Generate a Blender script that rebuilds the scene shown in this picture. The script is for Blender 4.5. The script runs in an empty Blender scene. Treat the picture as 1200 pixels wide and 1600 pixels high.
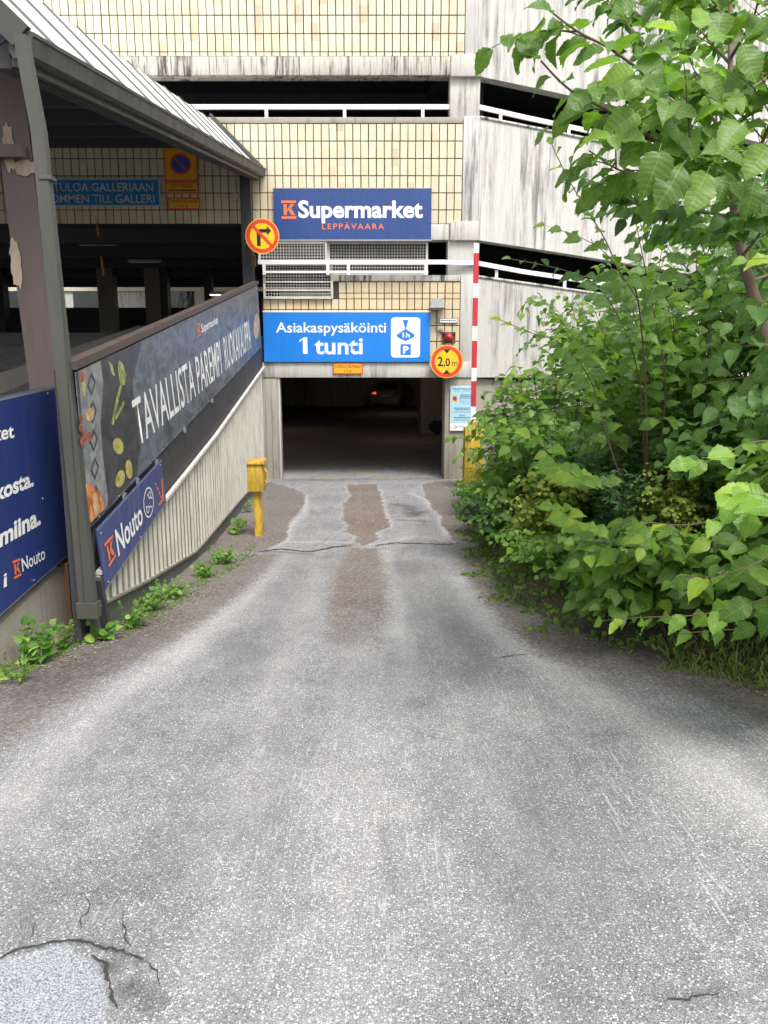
import bpy, bmesh, math, random
import numpy as np
from math import sin, cos, tan, radians, pi, atan2, sqrt, hypot
from mathutils import Vector, Matrix

random.seed(7); RNG = np.random.default_rng(11)
SC = bpy.context.scene
COL = SC.collection

# ------------------------------------------------------------------ camera, sky, sun, exposure
PITCH = radians(10.7); CH, SH = cos(PITCH), sin(PITCH); EYE = 1.6
cam = bpy.data.cameras.new('camera'); cam_o = bpy.data.objects.new('camera', cam); COL.objects.link(cam_o)
cam.sensor_fit = 'VERTICAL'; cam.sensor_height = 36; cam.sensor_width = 27; cam.lens = 27
cam.clip_start = 0.05; cam.clip_end = 400
cam_o.location = (0, 0, EYE); cam_o.rotation_euler = (pi/2 - PITCH, 0, 0)
SC.camera = cam_o
SUN_EL, SUN_ROT = radians(58), radians(155)
w = bpy.data.worlds.new('World'); SC.world = w; w.use_nodes = True
nt = w.node_tree; nt.nodes.clear()
sky = nt.nodes.new('ShaderNodeTexSky'); sky.sky_type = 'NISHITA'; sky.sun_disc = False
sky.sun_elevation = SUN_EL; sky.sun_rotation = SUN_ROT; sky.air_density = 1.0; sky.dust_density = 4.0; sky.ozone_density = 1.0
hsv = nt.nodes.new('ShaderNodeHueSaturation'); hsv.inputs['Saturation'].default_value = 0.22
bg = nt.nodes.new('ShaderNodeBackground'); bg.inputs['Strength'].default_value = 0.15
wo = nt.nodes.new('ShaderNodeOutputWorld')
nt.links.new(sky.outputs[0], hsv.inputs['Color']); nt.links.new(hsv.outputs[0], bg.inputs[0]); nt.links.new(bg.outputs[0], wo.inputs[0])
sun = bpy.data.lights.new('sun', 'SUN'); sun.energy = 1.5; sun.angle = radians(20); sun.color = (1, .96, .9)
sun_o = bpy.data.objects.new('sun', sun); COL.objects.link(sun_o)
sun_o.rotation_euler = (pi/2 - SUN_EL, 0, radians(25))
SC.view_settings.view_transform = 'Standard'; SC.view_settings.look = 'None'
SC.view_settings.exposure = 0.95; SC.view_settings.gamma = 1; SC.view_settings.use_curve_mapping = False
SC.cycles.max_bounces = 8; SC.cycles.transparent_max_bounces = 8

# ------------------------------------------------------------------ geometry of the place
def ray(px, py):
    x = (px-600)/1200; u = (800-py)/1200
    return Vector((x, CH+u*SH, -SH+u*CH))
def C(px, py, d): return Vector((0, 0, EYE)) + ray(px, py)*d
def atY(px, py, Y):
    r = ray(px, py); t = Y/r.y; return Vector((0, 0, EYE)) + r*t
def on(px, py, P):                       # vertical plane through two plan points
    (ax, ay), (bx, by) = P
    nx, ny = by-ay, -(bx-ax); r = ray(px, py)
    t = (nx*ax+ny*ay)/(nx*r.x+ny*r.y); return Vector((0, 0, EYE)) + r*t
def proj(p):
    y, z = p[1], p[2]-EYE
    f = y*CH - z*SH; u = y*SH + z*CH
    return (600+1200*p[0]/f, 800-1200*u/f, f) if f > .01 else (-9999, -9999, f)
FLOOR = -0.69
def gz(y):                               # height of the drive along its run
    if y < 0: return 0.0
    if y < 9.6:
        t = min(max(y/9.6, 0), 1)
        return FLOOR*(0.15*t*t*(3-2*t)+0.85*t)
    return FLOOR
def ground(px, py):
    r = ray(px, py); t = 1.0
    for _ in range(60):
        t = (EYE-gz(r.y*t))/(-r.z)*.6 + t*.4
    return Vector((0, 0, EYE)) + r*t
FY = 15.8                                # tiled facade
def F(px, py, off=0): return atY(px, py, FY-off)
FZ = lambda py: F(600, py).z

# ------------------------------------------------------------------ helpers: objects
def prop(o, label=None, cat=None, group=None, kind=None):
    if label: o['label'] = label
    if cat: o['category'] = cat
    if group: o['group'] = group
    if kind: o['kind'] = kind
    return o
def empty(name, loc, label, cat, group=None):
    o = bpy.data.objects.new(name, None); COL.objects.link(o); o.location = loc
    o.empty_display_size = .1
    return prop(o, label, cat, group)
def link(name, me, m=None, parent=None, smooth=False):
    o = bpy.data.objects.new(name, me); COL.objects.link(o)
    if m is not None:
        me.materials.clear(); me.materials.append(m)
    if smooth: me.polygons.foreach_set('use_smooth', [True]*len(me.polygons))
    if parent is not None:
        o.parent = parent
        off = Vector((0, 0, 0)); p = parent
        while p is not None: off += p.location; p = p.parent
        me.transform(Matrix.Translation(-off))
    return o
def mesh(vs, fs, name='mesh'):
    me = bpy.data.meshes.new(name); me.from_pydata([tuple(v) for v in vs], [], fs); me.validate(); me.update(); return me
class MB:
    def __init__(s): s.v = []; s.f = []
    def add(s, vs, fs):
        n = len(s.v); s.v += [tuple(v) for v in vs]; s.f += [tuple(i+n for i in f) for f in fs]; return s
    def box(s, x0, x1, y0, y1, z0, z1):
        return s.hexa([(x0,y0,z0),(x1,y0,z0),(x1,y1,z0),(x0,y1,z0)], [(x0,y0,z1),(x1,y0,z1),(x1,y1,z1),(x0,y1,z1)])
    def hexa(s, b, t):
        return s.add(list(b)+list(t), [(3,2,1,0),(4,5,6,7),(0,1,5,4),(1,2,6,5),(2,3,7,6),(3,0,4,7)])
    def cbox(s, x0, x1, y0, y1, z0, z1, c=.01):  # chamfered box
        bm = bmesh.new(); bmesh.ops.create_cube(bm, size=1)
        for v in bm.verts: v.co = Vector(((x0+x1)/2+v.co.x*(x1-x0), (y0+y1)/2+v.co.y*(y1-y0), (z0+z1)/2+v.co.z*(z1-z0)))
        bmesh.ops.bevel(bm, geom=list(bm.edges), offset=c, segments=2, affect='EDGES', profile=.5)
        bm.verts.index_update()
        s.add([v.co for v in bm.verts], [[v.index for v in f.verts] for f in bm.faces]); bm.free(); return s
    def bar(s, a, b, wd, hd, up=(0,0,1)):        # rectangular bar from a to b
        a, b, up = Vector(a), Vector(b), Vector(up); d = (b-a).normalized()
        x = d.cross(up)
        if x.length < 1e-4: x = d.cross(Vector((0,1,0)))
        x.normalize(); u = x.cross(d).normalized(); x *= wd/2; u *= hd/2
        return s.hexa([a-x-u, a+x-u, a+x+u, a-x+u], [b-x-u, b+x-u, b+x+u, b-x+u])
    def tube(s, pts, rs, n=8, cap=True):
        pts = [Vector(p) for p in pts]; rings = []
        if not hasattr(rs, '__len__'): rs = [rs]*len(pts)
        ref = Vector((0.13, 0.31, 1)).normalized(); vs = []
        for i, p in enumerate(pts):
            d = (pts[min(i+1, len(pts)-1)]-pts[max(i-1, 0)]).normalized()
            x = d.cross(ref)
            if x.length < .05: x = d.cross(Vector((1,0,0)))
            x.normalize(); y = d.cross(x).normalized()
            vs += [p + (x*cos(2*pi*k/n)+y*sin(2*pi*k/n))*rs[i] for k in range(n)]
        fs = []
        for i in range(len(pts)-1):
            for k in range(n):
                a = i*n+k; b = i*n+(k+1) % n; fs.append((a, b, b+n, a+n))
        if cap: fs.append(tuple(range(n))[::-1]); fs.append(tuple(range((len(pts)-1)*n, len(pts)*n)))
        return s.add(vs, fs)
    def prism(s, poly, n):                       # polygon (3D pts) extruded by vector n
        k = len(poly); n = Vector(n); P = [Vector(p) for p in poly]
        return s.add(P+[p+n for p in P], [tuple(range(k))[::-1], tuple(range(k, 2*k))]+[(i, (i+1) % k, (i+1) % k+k, i+k) for i in range(k)])
    def build(s, name, m, parent=None, smooth=False, label=None, kind=None, uv=False):
        me = mesh(s.v, s.f, name)
        bm = bmesh.new(); bm.from_mesh(me); bmesh.ops.recalc_face_normals(bm, faces=bm.faces); bm.to_mesh(me); bm.free()
        o = link(name, me, m, parent, smooth)
        if smooth:
            try: me.set_sharp_from_angle(angle=radians(40))
            except Exception: pass
        if label: o['label'] = label
        if kind: o['kind'] = kind
        return o
def bx(name, m, parent, *a, **k): return MB().box(*a).build(name, m, parent, **k)

# ------------------------------------------------------------------ helpers: materials
def newmat(name):
    m = bpy.data.materials.new(name); m.use_nodes = True; t = m.node_tree; t.nodes.clear()
    o = t.nodes.new('ShaderNodeOutputMaterial'); b = t.nodes.new('ShaderNodeBsdfPrincipled')
    t.links.new(b.outputs[0], o.inputs[0]); return m, t, b, o
class N:                                          # tiny node-graph writer
    def __init__(s, t): s.t = t
    def n(s, typ, ins=None, **kw):
        x = s.t.nodes.new('ShaderNode'+typ)
        for k, v in kw.items(): setattr(x, k, v)
        for k, v in (ins or {}).items():
            if hasattr(v, 'links'): s.t.links.new(v, x.inputs[k])
            else: x.inputs[k].default_value = v
        return x
    def pos(s, scale=(1,1,1), loc=(0,0,0)):
        g = s.n('NewGeometry'); return s.n('Mapping', {'Vector': g.outputs['Position'], 'Scale': scale, 'Location': loc}).outputs[0]
    def noise(s, vec, sc, det=4, rough=.6, dist=0): return s.n('TexNoise', {'Vector': vec, 'Scale': sc, 'Detail': det, 'Roughness': rough, 'Distortion': dist}).outputs[0]
    def ramp(s, f, a, b, lo=0., hi=1.): return s.n('MapRange', {'Value': f, 'From Min': a, 'From Max': b, 'To Min': lo, 'To Max': hi}, clamp=True).outputs[0]
    def sramp(s, f, a, b, lo=0., hi=1.): return s.n('MapRange', {'Value': f, 'From Min': a, 'From Max': b, 'To Min': lo, 'To Max': hi}, interpolation_type='SMOOTHSTEP').outputs[0]
    def math(s, op, a, b=0., c=0.): return s.n('Math', {0: a, 1: b, 2: c}, operation=op).outputs[0]
    def mix(s, f, a, b, mode='MIX'):
        x = s.n('Mix', data_type='RGBA', blend_type=mode)
        for i, v in ((0, f), (6, a), (7, b)):
            if hasattr(v, 'links'): s.t.links.new(v, x.inputs[i])
            else: x.inputs[i].default_value = v if i == 0 or len(v) == 4 else (*v, 1)
        return x.outputs[2]
    def bump(s, h, st, dist=.01): return s.n('Bump', {'Height': h, 'Strength': st, 'Distance': dist}).outputs[0]
def paint(name, c, rough=.45, dirt=.35, dirtc=(.08,.075,.065), metal=0., bump=.15, sc=6, streak=True, spec=.5):
    m, t, b, o = newmat(name); g = N(t)
    p = g.pos((1,1,.25) if streak else (1,1,1))
    n1 = g.noise(p, sc, 6, .65); n2 = g.noise(g.pos(), sc*9, 3)
    f = g.math('MULTIPLY', g.ramp(n1, .42, .75), dirt)
    f = g.math('ADD', f, g.math('MULTIPLY', g.ramp(n2, .55, .8), dirt*.4))
    col = g.mix(f, c, dirtc)
    t.links.new(col, b.inputs['Base Color']); b.inputs['Metallic'].default_value = metal
    t.links.new(g.ramp(n1, .3, .8, rough, min(1, rough+.25)), b.inputs['Roughness'])
    b.inputs['Specular IOR Level'].default_value = spec
    if bump: t.links.new(g.bump(n2, bump, .004), b.inputs['Normal'])
    return m
def concrete(name, c, dark, streak=.6, sc=1.0, board=False, dirtlow=0.):
    m, t, b, o = newmat(name); g = N(t)
    big = g.noise(g.pos((1,1,.5)), 1.1*sc, 5, .6)
    st = g.noise(g.pos((1,1,.07)), 7*sc, 5, .75)
    st2 = g.noise(g.pos((1,1,.03), (3,1,0)), 22*sc, 3, .7)
    fine = g.noise(g.pos(), 45, 4, .7)
    f = g.math('MULTIPLY', g.ramp(st, .48, .70), g.ramp(big, .35, .6))
    f = g.math('ADD', f, g.math('MULTIPLY', g.ramp(st2, .56, .72), g.ramp(big, .3, .7, .25, .8)))
    f = g.math('MULTIPLY', f, streak)
    col = g.mix(g.math('MINIMUM', f, 1.), c, dark)
    col = g.mix(g.ramp(fine, .35, .8, 0, .35), col, [x*.6 for x in c])
    col = g.mix(g.ramp(g.noise(g.pos(), 3.2, 5, .7), .5, .8, 0, .35), col, (c[0]*1.15, c[1]*1.05, c[2]*.85))
    pits = g.n('TexVoronoi', {'Vector': g.pos(), 'Scale': 38.}).outputs[0]
    pit = g.math('MULTIPLY', g.ramp(pits, .03, .16, 1, 0), g.ramp(g.noise(g.pos(), 5, 2), .52, .62))
    col = g.mix(g.math('MULTIPLY', pit, .75), col, dark)
    h = g.math('ADD', fine, g.math('MULTIPLY', g.noise(g.pos(), 9, 4), 1.5)); h = g.math('SUBTRACT', h, g.math('MULTIPLY', pit, 2.))
    if board:
        wv = g.n('TexWave', {'Vector': g.pos(), 'Scale': 2.6, 'Distortion': .4, 'Detail': 1.}, wave_type='BANDS', bands_direction='X').outputs[1]
        h = g.math('ADD', h, g.math('MULTIPLY', g.ramp(wv, 0, .12), 1.2))
        col = g.mix(g.ramp(wv, 0, .06, .45, 0), col, dark)
    t.links.new(col, b.inputs['Base Color']); b.inputs['Roughness'].default_value = .88
    t.links.new(g.bump(h, .5, .008), b.inputs['Normal'])
    return m
def flat(name, c, rough=.4, spec=.5):
    m, t, b, o = newmat(name); g = N(t)
    n = g.noise(g.pos(), 30, 3); st = g.noise(g.pos((1,1,.12)), 7, 5, .7); bg_ = g.noise(g.pos(), 1.1, 2)
    col = g.mix(g.ramp(n, .4, .8, 0, .14), c, [x*.6+.02 for x in c])
    col = g.mix(g.ramp(st, .5, .8, 0, .22), col, [x*.55+.06 for x in c])
    t.links.new(g.mix(g.ramp(bg_, .4, .7, 0, .25), col, [min(1, x*1.25+.015) for x in c]), b.inputs['Base Color'])
    t.links.new(g.ramp(st, .3, .7, rough*.8, rough+.2), b.inputs['Roughness'])
    t.links.new(g.bump(g.noise(g.pos((1,1,.5)), 2.4, 2), .35, .03), b.inputs['Normal']); b.inputs['Specular IOR Level'].default_value = spec
    return m
def emit(name, c, s):
    m, t, b, o = newmat(name); b.inputs['Base Color'].default_value = (*c, 1)
    b.inputs['Emission Color'].default_value = (*c, 1); b.inputs['Emission Strength'].default_value = s; return m

M = {}
M['conc'] = concrete('pale_concrete', (.56,.545,.505), (.13,.12,.11), 1.1, 1)
M['conc_wing'] = concrete('streaked_concrete', (.58,.57,.54), (.19,.18,.165), 1.5, .9)
M['conc_wing2'] = concrete('greyer_streaked_concrete', (.52,.51,.48), (.15,.14,.125), 1.2, .95)
M['conc_dirty'] = concrete('dirty_concrete', (.52,.50,.45), (.045,.042,.04), 2.2, 1.0)
M['conc_low'] = concrete('weathered_concrete', (.36,.33,.28), (.11,.10,.085), .75, 1.4)
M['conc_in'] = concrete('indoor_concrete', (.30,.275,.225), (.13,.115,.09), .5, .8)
M['conc_board'] = concrete('board_marked_concrete', (.36,.345,.30), (.12,.11,.095), .8, 1.5, True)
M['white'] = paint('white_paint', (.80,.80,.78), .4, .22, (.35,.32,.28))
M['white_dirty'] = paint('dirty_white_paint', (.62,.61,.56), .5, .5, (.20,.17,.13))
M['grey_steel'] = paint('grey_green_steel', (.058,.06,.05), .38, .45, (.10,.095,.075))
M['gutter'] = paint('grey_gutter_metal', (.05,.05,.043), .42, .5, (.05,.045,.04))
M['dark_steel'] = paint('dark_steel', (.035,.034,.04), .5, .3)
M['purple'] = paint('faded_purple_paint', (.072,.05,.048), .5, .6, (.12,.085,.07))
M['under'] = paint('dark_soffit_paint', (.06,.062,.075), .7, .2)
M['roof'] = paint('pale_roof_sheet', (.80,.81,.80), .22, .12, (.4,.4,.38), .0, .05)
M['pan'] = paint('dirty_sheet_pan', (.25,.235,.19), .65, .9, (.10,.088,.065), sc=9)
M['rib'] = paint('pale_sheet_rib', (.50,.485,.43), .55, .7, (.24,.21,.16), sc=12)
M['bare'] = paint('bare_primer', (.30,.24,.17), .7, .6, (.10,.07,.06), sc=20)
M['seam'] = paint('roof_seam', (.13,.135,.13), .5, .3)
M['yellow'] = paint('chipped_yellow_paint', (.60,.38,.03), .5, .9, (.12,.08,.035), sc=16)
M['black'] = flat('black_print', (.012,.012,.013), .4)
M['red'] = flat('sign_red', (.68,.055,.02), .35)
M['boomred'] = flat('boom_red', (.48,.025,.035), .4)
M['syellow'] = flat('sign_yellow', (.86,.52,.015), .35)
M['sorange'] = flat('plate_orange', (.80,.36,.012), .4)
M['navy'] = flat('navy_print', (.022,.042,.165), .30)
M['navy3'] = flat('glossy_navy_print', (.016,.05,.20), .22)
M['navy2'] = flat('faded_navy_print', (.03,.05,.18), .35)
M['blue'] = flat('bright_blue_print', (.003,.19,.66), .35)
M['tblue'] = flat('traffic_blue', (.01,.10,.42), .35)
M['cyan'] = flat('cyan_plate', (.01,.17,.42), .5)
M['pale_blue'] = flat('pale_blue_print', (.40,.66,.78), .35)
M['ink'] = flat('dark_blue_ink', (.03,.06,.12), .4)
M['greyink'] = flat('grey_ink', (.22,.34,.42), .4)
M['letter'] = flat('white_print', (.82,.82,.80), .4)
M['letter_g'] = flat('grey_print', (.50,.52,.54), .45)
M['korange'] = flat('orange_print', (.80,.17,.035), .4)
M['galv'] = paint('galvanised_steel', (.34,.35,.35), .4, .4, (.15,.14,.13), .5)
M['plast_grey'] = paint('grey_plastic', (.20,.215,.21), .4, .3)
M['rust'] = paint('rusty_steel', (.14,.07,.045), .8, .6, (.05,.03,.02))
M['plinth'] = paint('dark_plinth_board', (.105,.105,.105), .75, .5, (.13,.125,.11))
M['bark'] = paint('smooth_bark', (.15,.105,.075), .8, .5, (.07,.05,.035), bump=.5, sc=14)
M['twig'] = paint('twig_bark', (.075,.06,.035), .7, .3)
M['gstem'] = paint('green_stem', (.12,.19,.045), .6, .3, (.1,.08,.04))
M['lamp_on'] = emit('lit_tube', (1,.97,.9), 6.)
M['lamp_warm'] = emit('warm_tube', (1,.82,.60), 14.)
M['lamp_red'] = flat('alarm_red', (.45,.02,.02), .25)
M['soil'] = paint('bank_soil', (.07,.06,.04), .95, .6, (.015,.012,.008), streak=False)
M['stone'] = paint('grey_stone', (.20,.19,.18), .85, .4, streak=False)
M['tyre'] = flat('tyre_rubber', (.02,.02,.02), .8)
M['carpaint'] = flat('silver_car_paint', (.36,.37,.36), .2, .8)
M['cardark'] = flat('grey_car_paint', (.22,.22,.20), .2, .8)
M['carglass'] = flat('car_glass', (.01,.012,.014), .05, .8)
M['taillight'] = emit('tail_light', (1,.06,.04), .8)

def tile_mat():
    m, t, b, o = newmat('glazed_clinker'); g = N(t)
    p = g.pos(); sn = g.n('VectorMath', {0: p, 1: (.151, 50., .313)}, operation='SNAP')
    off = g.n('VectorMath', {0: p, 1: (.02, 0, .2245)}, operation='ADD').outputs[0]
    t.links.new(off, sn.inputs[0])
    wn = g.n('TexWhiteNoise', {'Vector': sn.outputs[0]}, noise_dimensions='3D')
    col = g.mix(g.ramp(wn.outputs[0], .0, 1.), (.60,.575,.45), (.62,.55,.385))
    sep = g.n('SeparateColor', {'Color': wn.outputs[1]})
    col = g.mix(g.ramp(sep.outputs[1], .6, 1., 0, .8), col, (.66,.61,.46))
    col = g.mix(g.ramp(sep.outputs[2], .9, 1., 0, .5), col, (.40,.27,.14))
    z = g.n('SeparateXYZ', {'Vector': g.n('NewGeometry').outputs['Position']}).outputs[2]
    warm = g.math('MULTIPLY', g.ramp(z, 6.2, 2.2, 0, .75), g.ramp(g.noise(g.pos((1,1,.12)), 3.5, 4), .3, .62, .35, 1.))
    col = g.mix(warm, col, (.58,.40,.19))
    st = g.ramp(g.noise(g.pos((1,1,.08)), 9, 5, .7), .55, .75, 0, .4)
    col = g.mix(st, col, (.25,.19,.11))
    t.links.new(col, b.inputs['Base Color'])
    t.links.new(g.ramp(g.noise(p, 20, 3), .3, .7, .28, .5), b.inputs['Roughness'])
    t.links.new(g.bump(g.noise(p, 14, 3), .25, .006), b.inputs['Normal'])
    return m
M['tile'] = tile_mat()
M['grout'] = paint('dark_grout', (.062,.045,.03), .95, .4, (.05,.04,.03))

def leafmat(name, c1, c2, young, veins=16., yf=.08, gloss=.45, transl=.46):
    m, t, b, o = newmat(name); g = N(t)
    oi = g.n('ObjectInfo').outputs['Random']
    at = g.n('Attribute', attribute_name='rnd').outputs['Fac']
    r = g.math('FRACT', g.math('ADD', g.math('MULTIPLY', oi, 7.31), at))
    r2 = g.math('FRACT', g.math('MULTIPLY', r, 17.37))
    col = g.mix(r, c1, c2)
    col = g.mix(g.ramp(r2, 1-yf, 1-yf+.03, 0, 1), col, young)
    uv = g.n('UVMap', uv_map='leaf').outputs[0]
    s = g.n('SeparateXYZ', {'Vector': uv})
    u, v = s.outputs[0], s.outputs[1]
    au = g.math('ABSOLUTE', u)
    ph = g.math('FRACT', g.math('MULTIPLY', g.math('SUBTRACT', v, g.math('MULTIPLY', au, .55)), veins*.6))
    tri = g.math('ABSOLUTE', g.math('SUBTRACT', ph, .5))
    vein = g.ramp(tri, .42, .5)
    mid = g.ramp(au, .0, .022, 1, 0)
    vv = g.math('MAXIMUM', vein, mid)
    col = g.mix(g.math('MULTIPLY', vv, .3), col, [min(1, x*2.2+.03) for x in c2])
    nz = g.noise(g.pos(), 40, 3)
    col = g.mix(g.ramp(nz, .5, .8, 0, .25), col, [c1[0]*.8, c1[1]*.7, c1[2]*.7])
    t.links.new(col, b.inputs['Base Color']); b.inputs['Roughness'].default_value = gloss
    b.inputs['Specular IOR Level'].default_value = .45
    bp = g.bump(g.math('ADD', g.math('MULTIPLY', tri, -1.0), g.math('MULTIPLY', mid, -.4)), .32, .004)
    t.links.new(bp, b.inputs['Normal'])
    tr = g.n('BsdfTranslucent'); 
    tc = g.mix(1., col, (1.35,1.5,.55), 'MULTIPLY'); t.links.new(tc, tr.inputs[0]); 
    ms = g.n('MixShader'); ms.inputs[0].default_value = transl
    t.links.new(b.outputs[0], ms.inputs[1]); t.links.new(tr.outputs[0], ms.inputs[2]); t.links.new(ms.outputs[0], o.inputs[0])
    return m
M['elm'] = leafmat('elm_leaf', (.095,.185,.035), (.165,.285,.05), (.23,.36,.055), 15, .05)
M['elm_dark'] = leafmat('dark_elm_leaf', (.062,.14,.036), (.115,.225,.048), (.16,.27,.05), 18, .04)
M['elm_young'] = leafmat('young_elm_leaf', (.14,.28,.045), (.21,.36,.055), (.30,.42,.055), 18, .25)
M['small'] = leafmat('small_dull_leaf', (.05,.105,.035), (.085,.15,.05), (.13,.2,.05), 8, .1, .55, .3)
M['lance'] = leafmat('narrow_leaf', (.045,.12,.045), (.08,.18,.05), (.13,.26,.06), 8, .1, .5, .35)
M['lime'] = leafmat('yellow_green_leaf', (.17,.26,.035), (.26,.34,.05), (.40,.40,.08), 8, .15, .5, .4)
M['weed'] = leafmat('weed_leaf', (.09,.20,.035), (.15,.30,.05), (.26,.40,.06), 10, .2, .5, .4)
M['blade'] = leafmat('grass_blade', (.10,.15,.03), (.16,.21,.045), (.25,.22,.09), 3, .2, .6, .3)

# ------------------------------------------------------------------ signs: everything printed lies on a quad
class Board:
    """Corners bl, br, tr, tl in space; print is mapped on it with u, v in 0..1."""
    def __init__(s, bl, br, tr, tl, face):
        s.c = [Vector(p) for p in (bl, br, tr, tl)]
        n = (s.c[1]-s.c[0]).cross(s.c[3]-s.c[0]).normalized()
        if n.dot(Vector(face)) < 0: n = -n
        s.n = n
    def P(s, u, v, o=0):
        a, b, c, d = s.c
        return a*(1-u)*(1-v)+b*u*(1-v)+c*u*v+d*(1-u)*v + s.n*o
    def plate(s, name, m, parent, th=.012, **k):
        return MB().prism(s.c, s.n*-th).build(name, m, parent, **k)
    def poly(s, name, pts, m, parent, o=.002, kind=None):
        me = mesh([s.P(u, v, o) for u, v in pts], [tuple(range(len(pts)))], name)
        q = link(name, me, m, parent)
        if kind: q['kind'] = kind
        return q
    def polys(s, name, plist, m, parent, o=.002):
        b = MB()
        for pts in plist: b.add([s.P(u, v, o) for u, v in pts], [tuple(range(len(pts)))])
        me = mesh(b.v, b.f, name); return link(name, me, m, parent)
    def sub(s, u0, v0, u1, v1, face=None):
        return Board(s.P(u0, v0), s.P(u1, v0), s.P(u1, v1), s.P(u0, v1), s.n)
FONT = None
def text_mesh(body, weight=0., space=1.):
    cu = bpy.data.curves.new('txt', 'FONT'); cu.body = body; cu.resolution_u = 3; cu.offset = weight; cu.space_character = space
    o = bpy.data.objects.new('txt', cu); COL.objects.link(o)
    dg = bpy.context.evaluated_depsgraph_get(); dg.update()
    me = bpy.data.meshes.new_from_object(o.evaluated_get(dg))
    bpy.data.objects.remove(o); bpy.data.curves.remove(cu); return me
_cap = {}
def capheight(wt):
    if wt not in _cap:
        t = text_mesh('H', wt); _cap[wt] = max(v.co.y for v in t.vertices)
    return _cap[wt]
def write(board, body, u0, u1, v0, v1, m, parent, weight=.02, o=.0025, name='lettering', space=1.):
    """body fills u0..u1; v0 is the baseline and v1 the capital height."""
    me = text_mesh(body, weight, space)
    n = len(me.vertices); co = np.zeros(n*3); me.vertices.foreach_get('co', co); co = co.reshape(-1, 3)
    x0, x1 = co[:,0].min(), co[:,0].max(); ch = capheight(weight)
    for v in me.vertices:
        v.co = board.P(u0+(v.co.x-x0)/(x1-x0)*(u1-u0), v0+v.co.y/ch*(v1-v0), o)
    me.name = name
    return link(name, me, m, parent)
def circ(cx, cy, rx, ry, n=40, a0=0, a1=2*pi): return [(cx+rx*cos(a0+(a1-a0)*i/n), cy+ry*sin(a0+(a1-a0)*i/n)) for i in range(n)]
def ringpolys(cx, cy, rx, ry, k=.8, n=40):
    o = circ(cx, cy, rx, ry, n); i = circ(cx, cy, rx*k, ry*k, n)
    return [[o[j], o[(j+1) % n], i[(j+1) % n], i[j]] for j in range(n)]
def klogo(b, u0, u1, v0, v1, parent, slant=0.):
    """orange K between two bars"""
    W, H = u1-u0, v1-v0
    def q(x, y): return (u0+W*x, v0+H*y)
    pl = [[q(0,0), q(1,0), q(1,.13), q(0,.13)], [q(0,.87), q(1,.87), q(1,1), q(0,1)],
          [q(.16,.2), q(.36,.2), q(.36,.8), q(.16,.8)],
          [q(.36,.44), q(.62,.8), q(.9,.8), q(.52,.5), q(.36,.36)], [q(.44,.52), q(.62,.62), q(.94,.2), q(.68,.2)]]
    return b.polys('logo', pl, M['korange'], parent)
def bolts(b, uv, parent, r=.009):
    for u, v in uv:
        c = b.P(u, v, .004); MB().tube([c, c+b.n*.006], r, 6).build('screw', M['galv'], parent)

# ------------------------------------------------------------------ the drive
def sdpoly(X, Y, poly):                          # signed distance, positive inside
    P = np.array(poly); d = np.full(X.shape, 1e9); ins = np.zeros(X.shape, bool)
    for i in range(len(P)):
        ax, ay = P[i]; bx_, by_ = P[(i+1) % len(P)]
        ex, ey = bx_-ax, by_-ay; L = ex*ex+ey*ey+1e-12
        t = np.clip(((X-ax)*ex+(Y-ay)*ey)/L, 0, 1)
        d = np.minimum(d, (X-ax-t*ex)**2+(Y-ay-t*ey)**2)
        c = ((ay > Y) != (by_ > Y)) & (X < (bx_-ax)*(Y-ay)/(by_-ay+1e-12)+ax); ins ^= c
    d = np.sqrt(d); return np.where(ins, d, -d)
def sdline(X, Y, pts):
    d = np.full(X.shape, 1e9)
    for (ax, ay), (bx_, by_) in zip(pts, pts[1:]):
        ex, ey = bx_-ax, by_-ay; L = ex*ex+ey*ey+1e-12
        t = np.clip(((X-ax)*ex+(Y-ay)*ey)/L, 0, 1)
        d = np.minimum(d, (X-ax-t*ex)**2+(Y-ay-t*ey)**2)
    return np.sqrt(d)
G2 = lambda L: [tuple(ground(a, b)[:2]) for a, b in L]
xs = np.arange(-3.5, 3.3, .026)
ys = np.concatenate([np.arange(-1, 3.4, .022), np.arange(3.4, 18.4, .045)])
X, Y = np.meshgrid(xs, ys); GZ = np.vectorize(gz)(Y)
brown = [
 [(300,752),(410,750),(447,759),(468,765),(477,775),(475,787),(465,802),(453,814),(448,829),(447,844),(420,856),(400,862),(300,865)],
 [(540,757),(588,755),(597,778),(600,802),(609,817),(606,825),(585,832),(592,840),(582,848),(566,852),(555,846),(560,838),(536,830),(545,820),(536,811),(536,787),(549,775)],
 [(660,755),(700,750),(760,752),(760,846),(704,845),(700,830),(688,820),(691,808),(686,800),(674,795),(673,785),(664,778)],
 [(548,856),(590,856),(597,880),(600,915),(602,955),(604,1000),(606,1080),(590,1130),(500,1130),(505,1000),(520,925),(530,885)],
 [(250,868),(436,866),(434,878),(415,892),(395,912),(350,948),(300,982),(250,1012),(190,1045),(120,1085),(50,1130),(-60,1200),(-300,1150),(-100,900)],
 [(722,860),(724,888),(750,930),(792,980),(850,1026),(930,1048),(1010,1065),(1090,1092),(1160,1120),(1260,1160),(1400,1100),(1000,900),(800,850)],
]
B = np.full(X.shape, -9.)
for p in brown: B = np.maximum(B, np.minimum(sdpoly(X, Y, G2(p)), .06)-.20*np.clip((ground(550, 945).y-Y)/1.9, 0, 1) if p is brown[3] else sdpoly(X, Y, G2(p)))
pale = np.zeros(X.shape)
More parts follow.
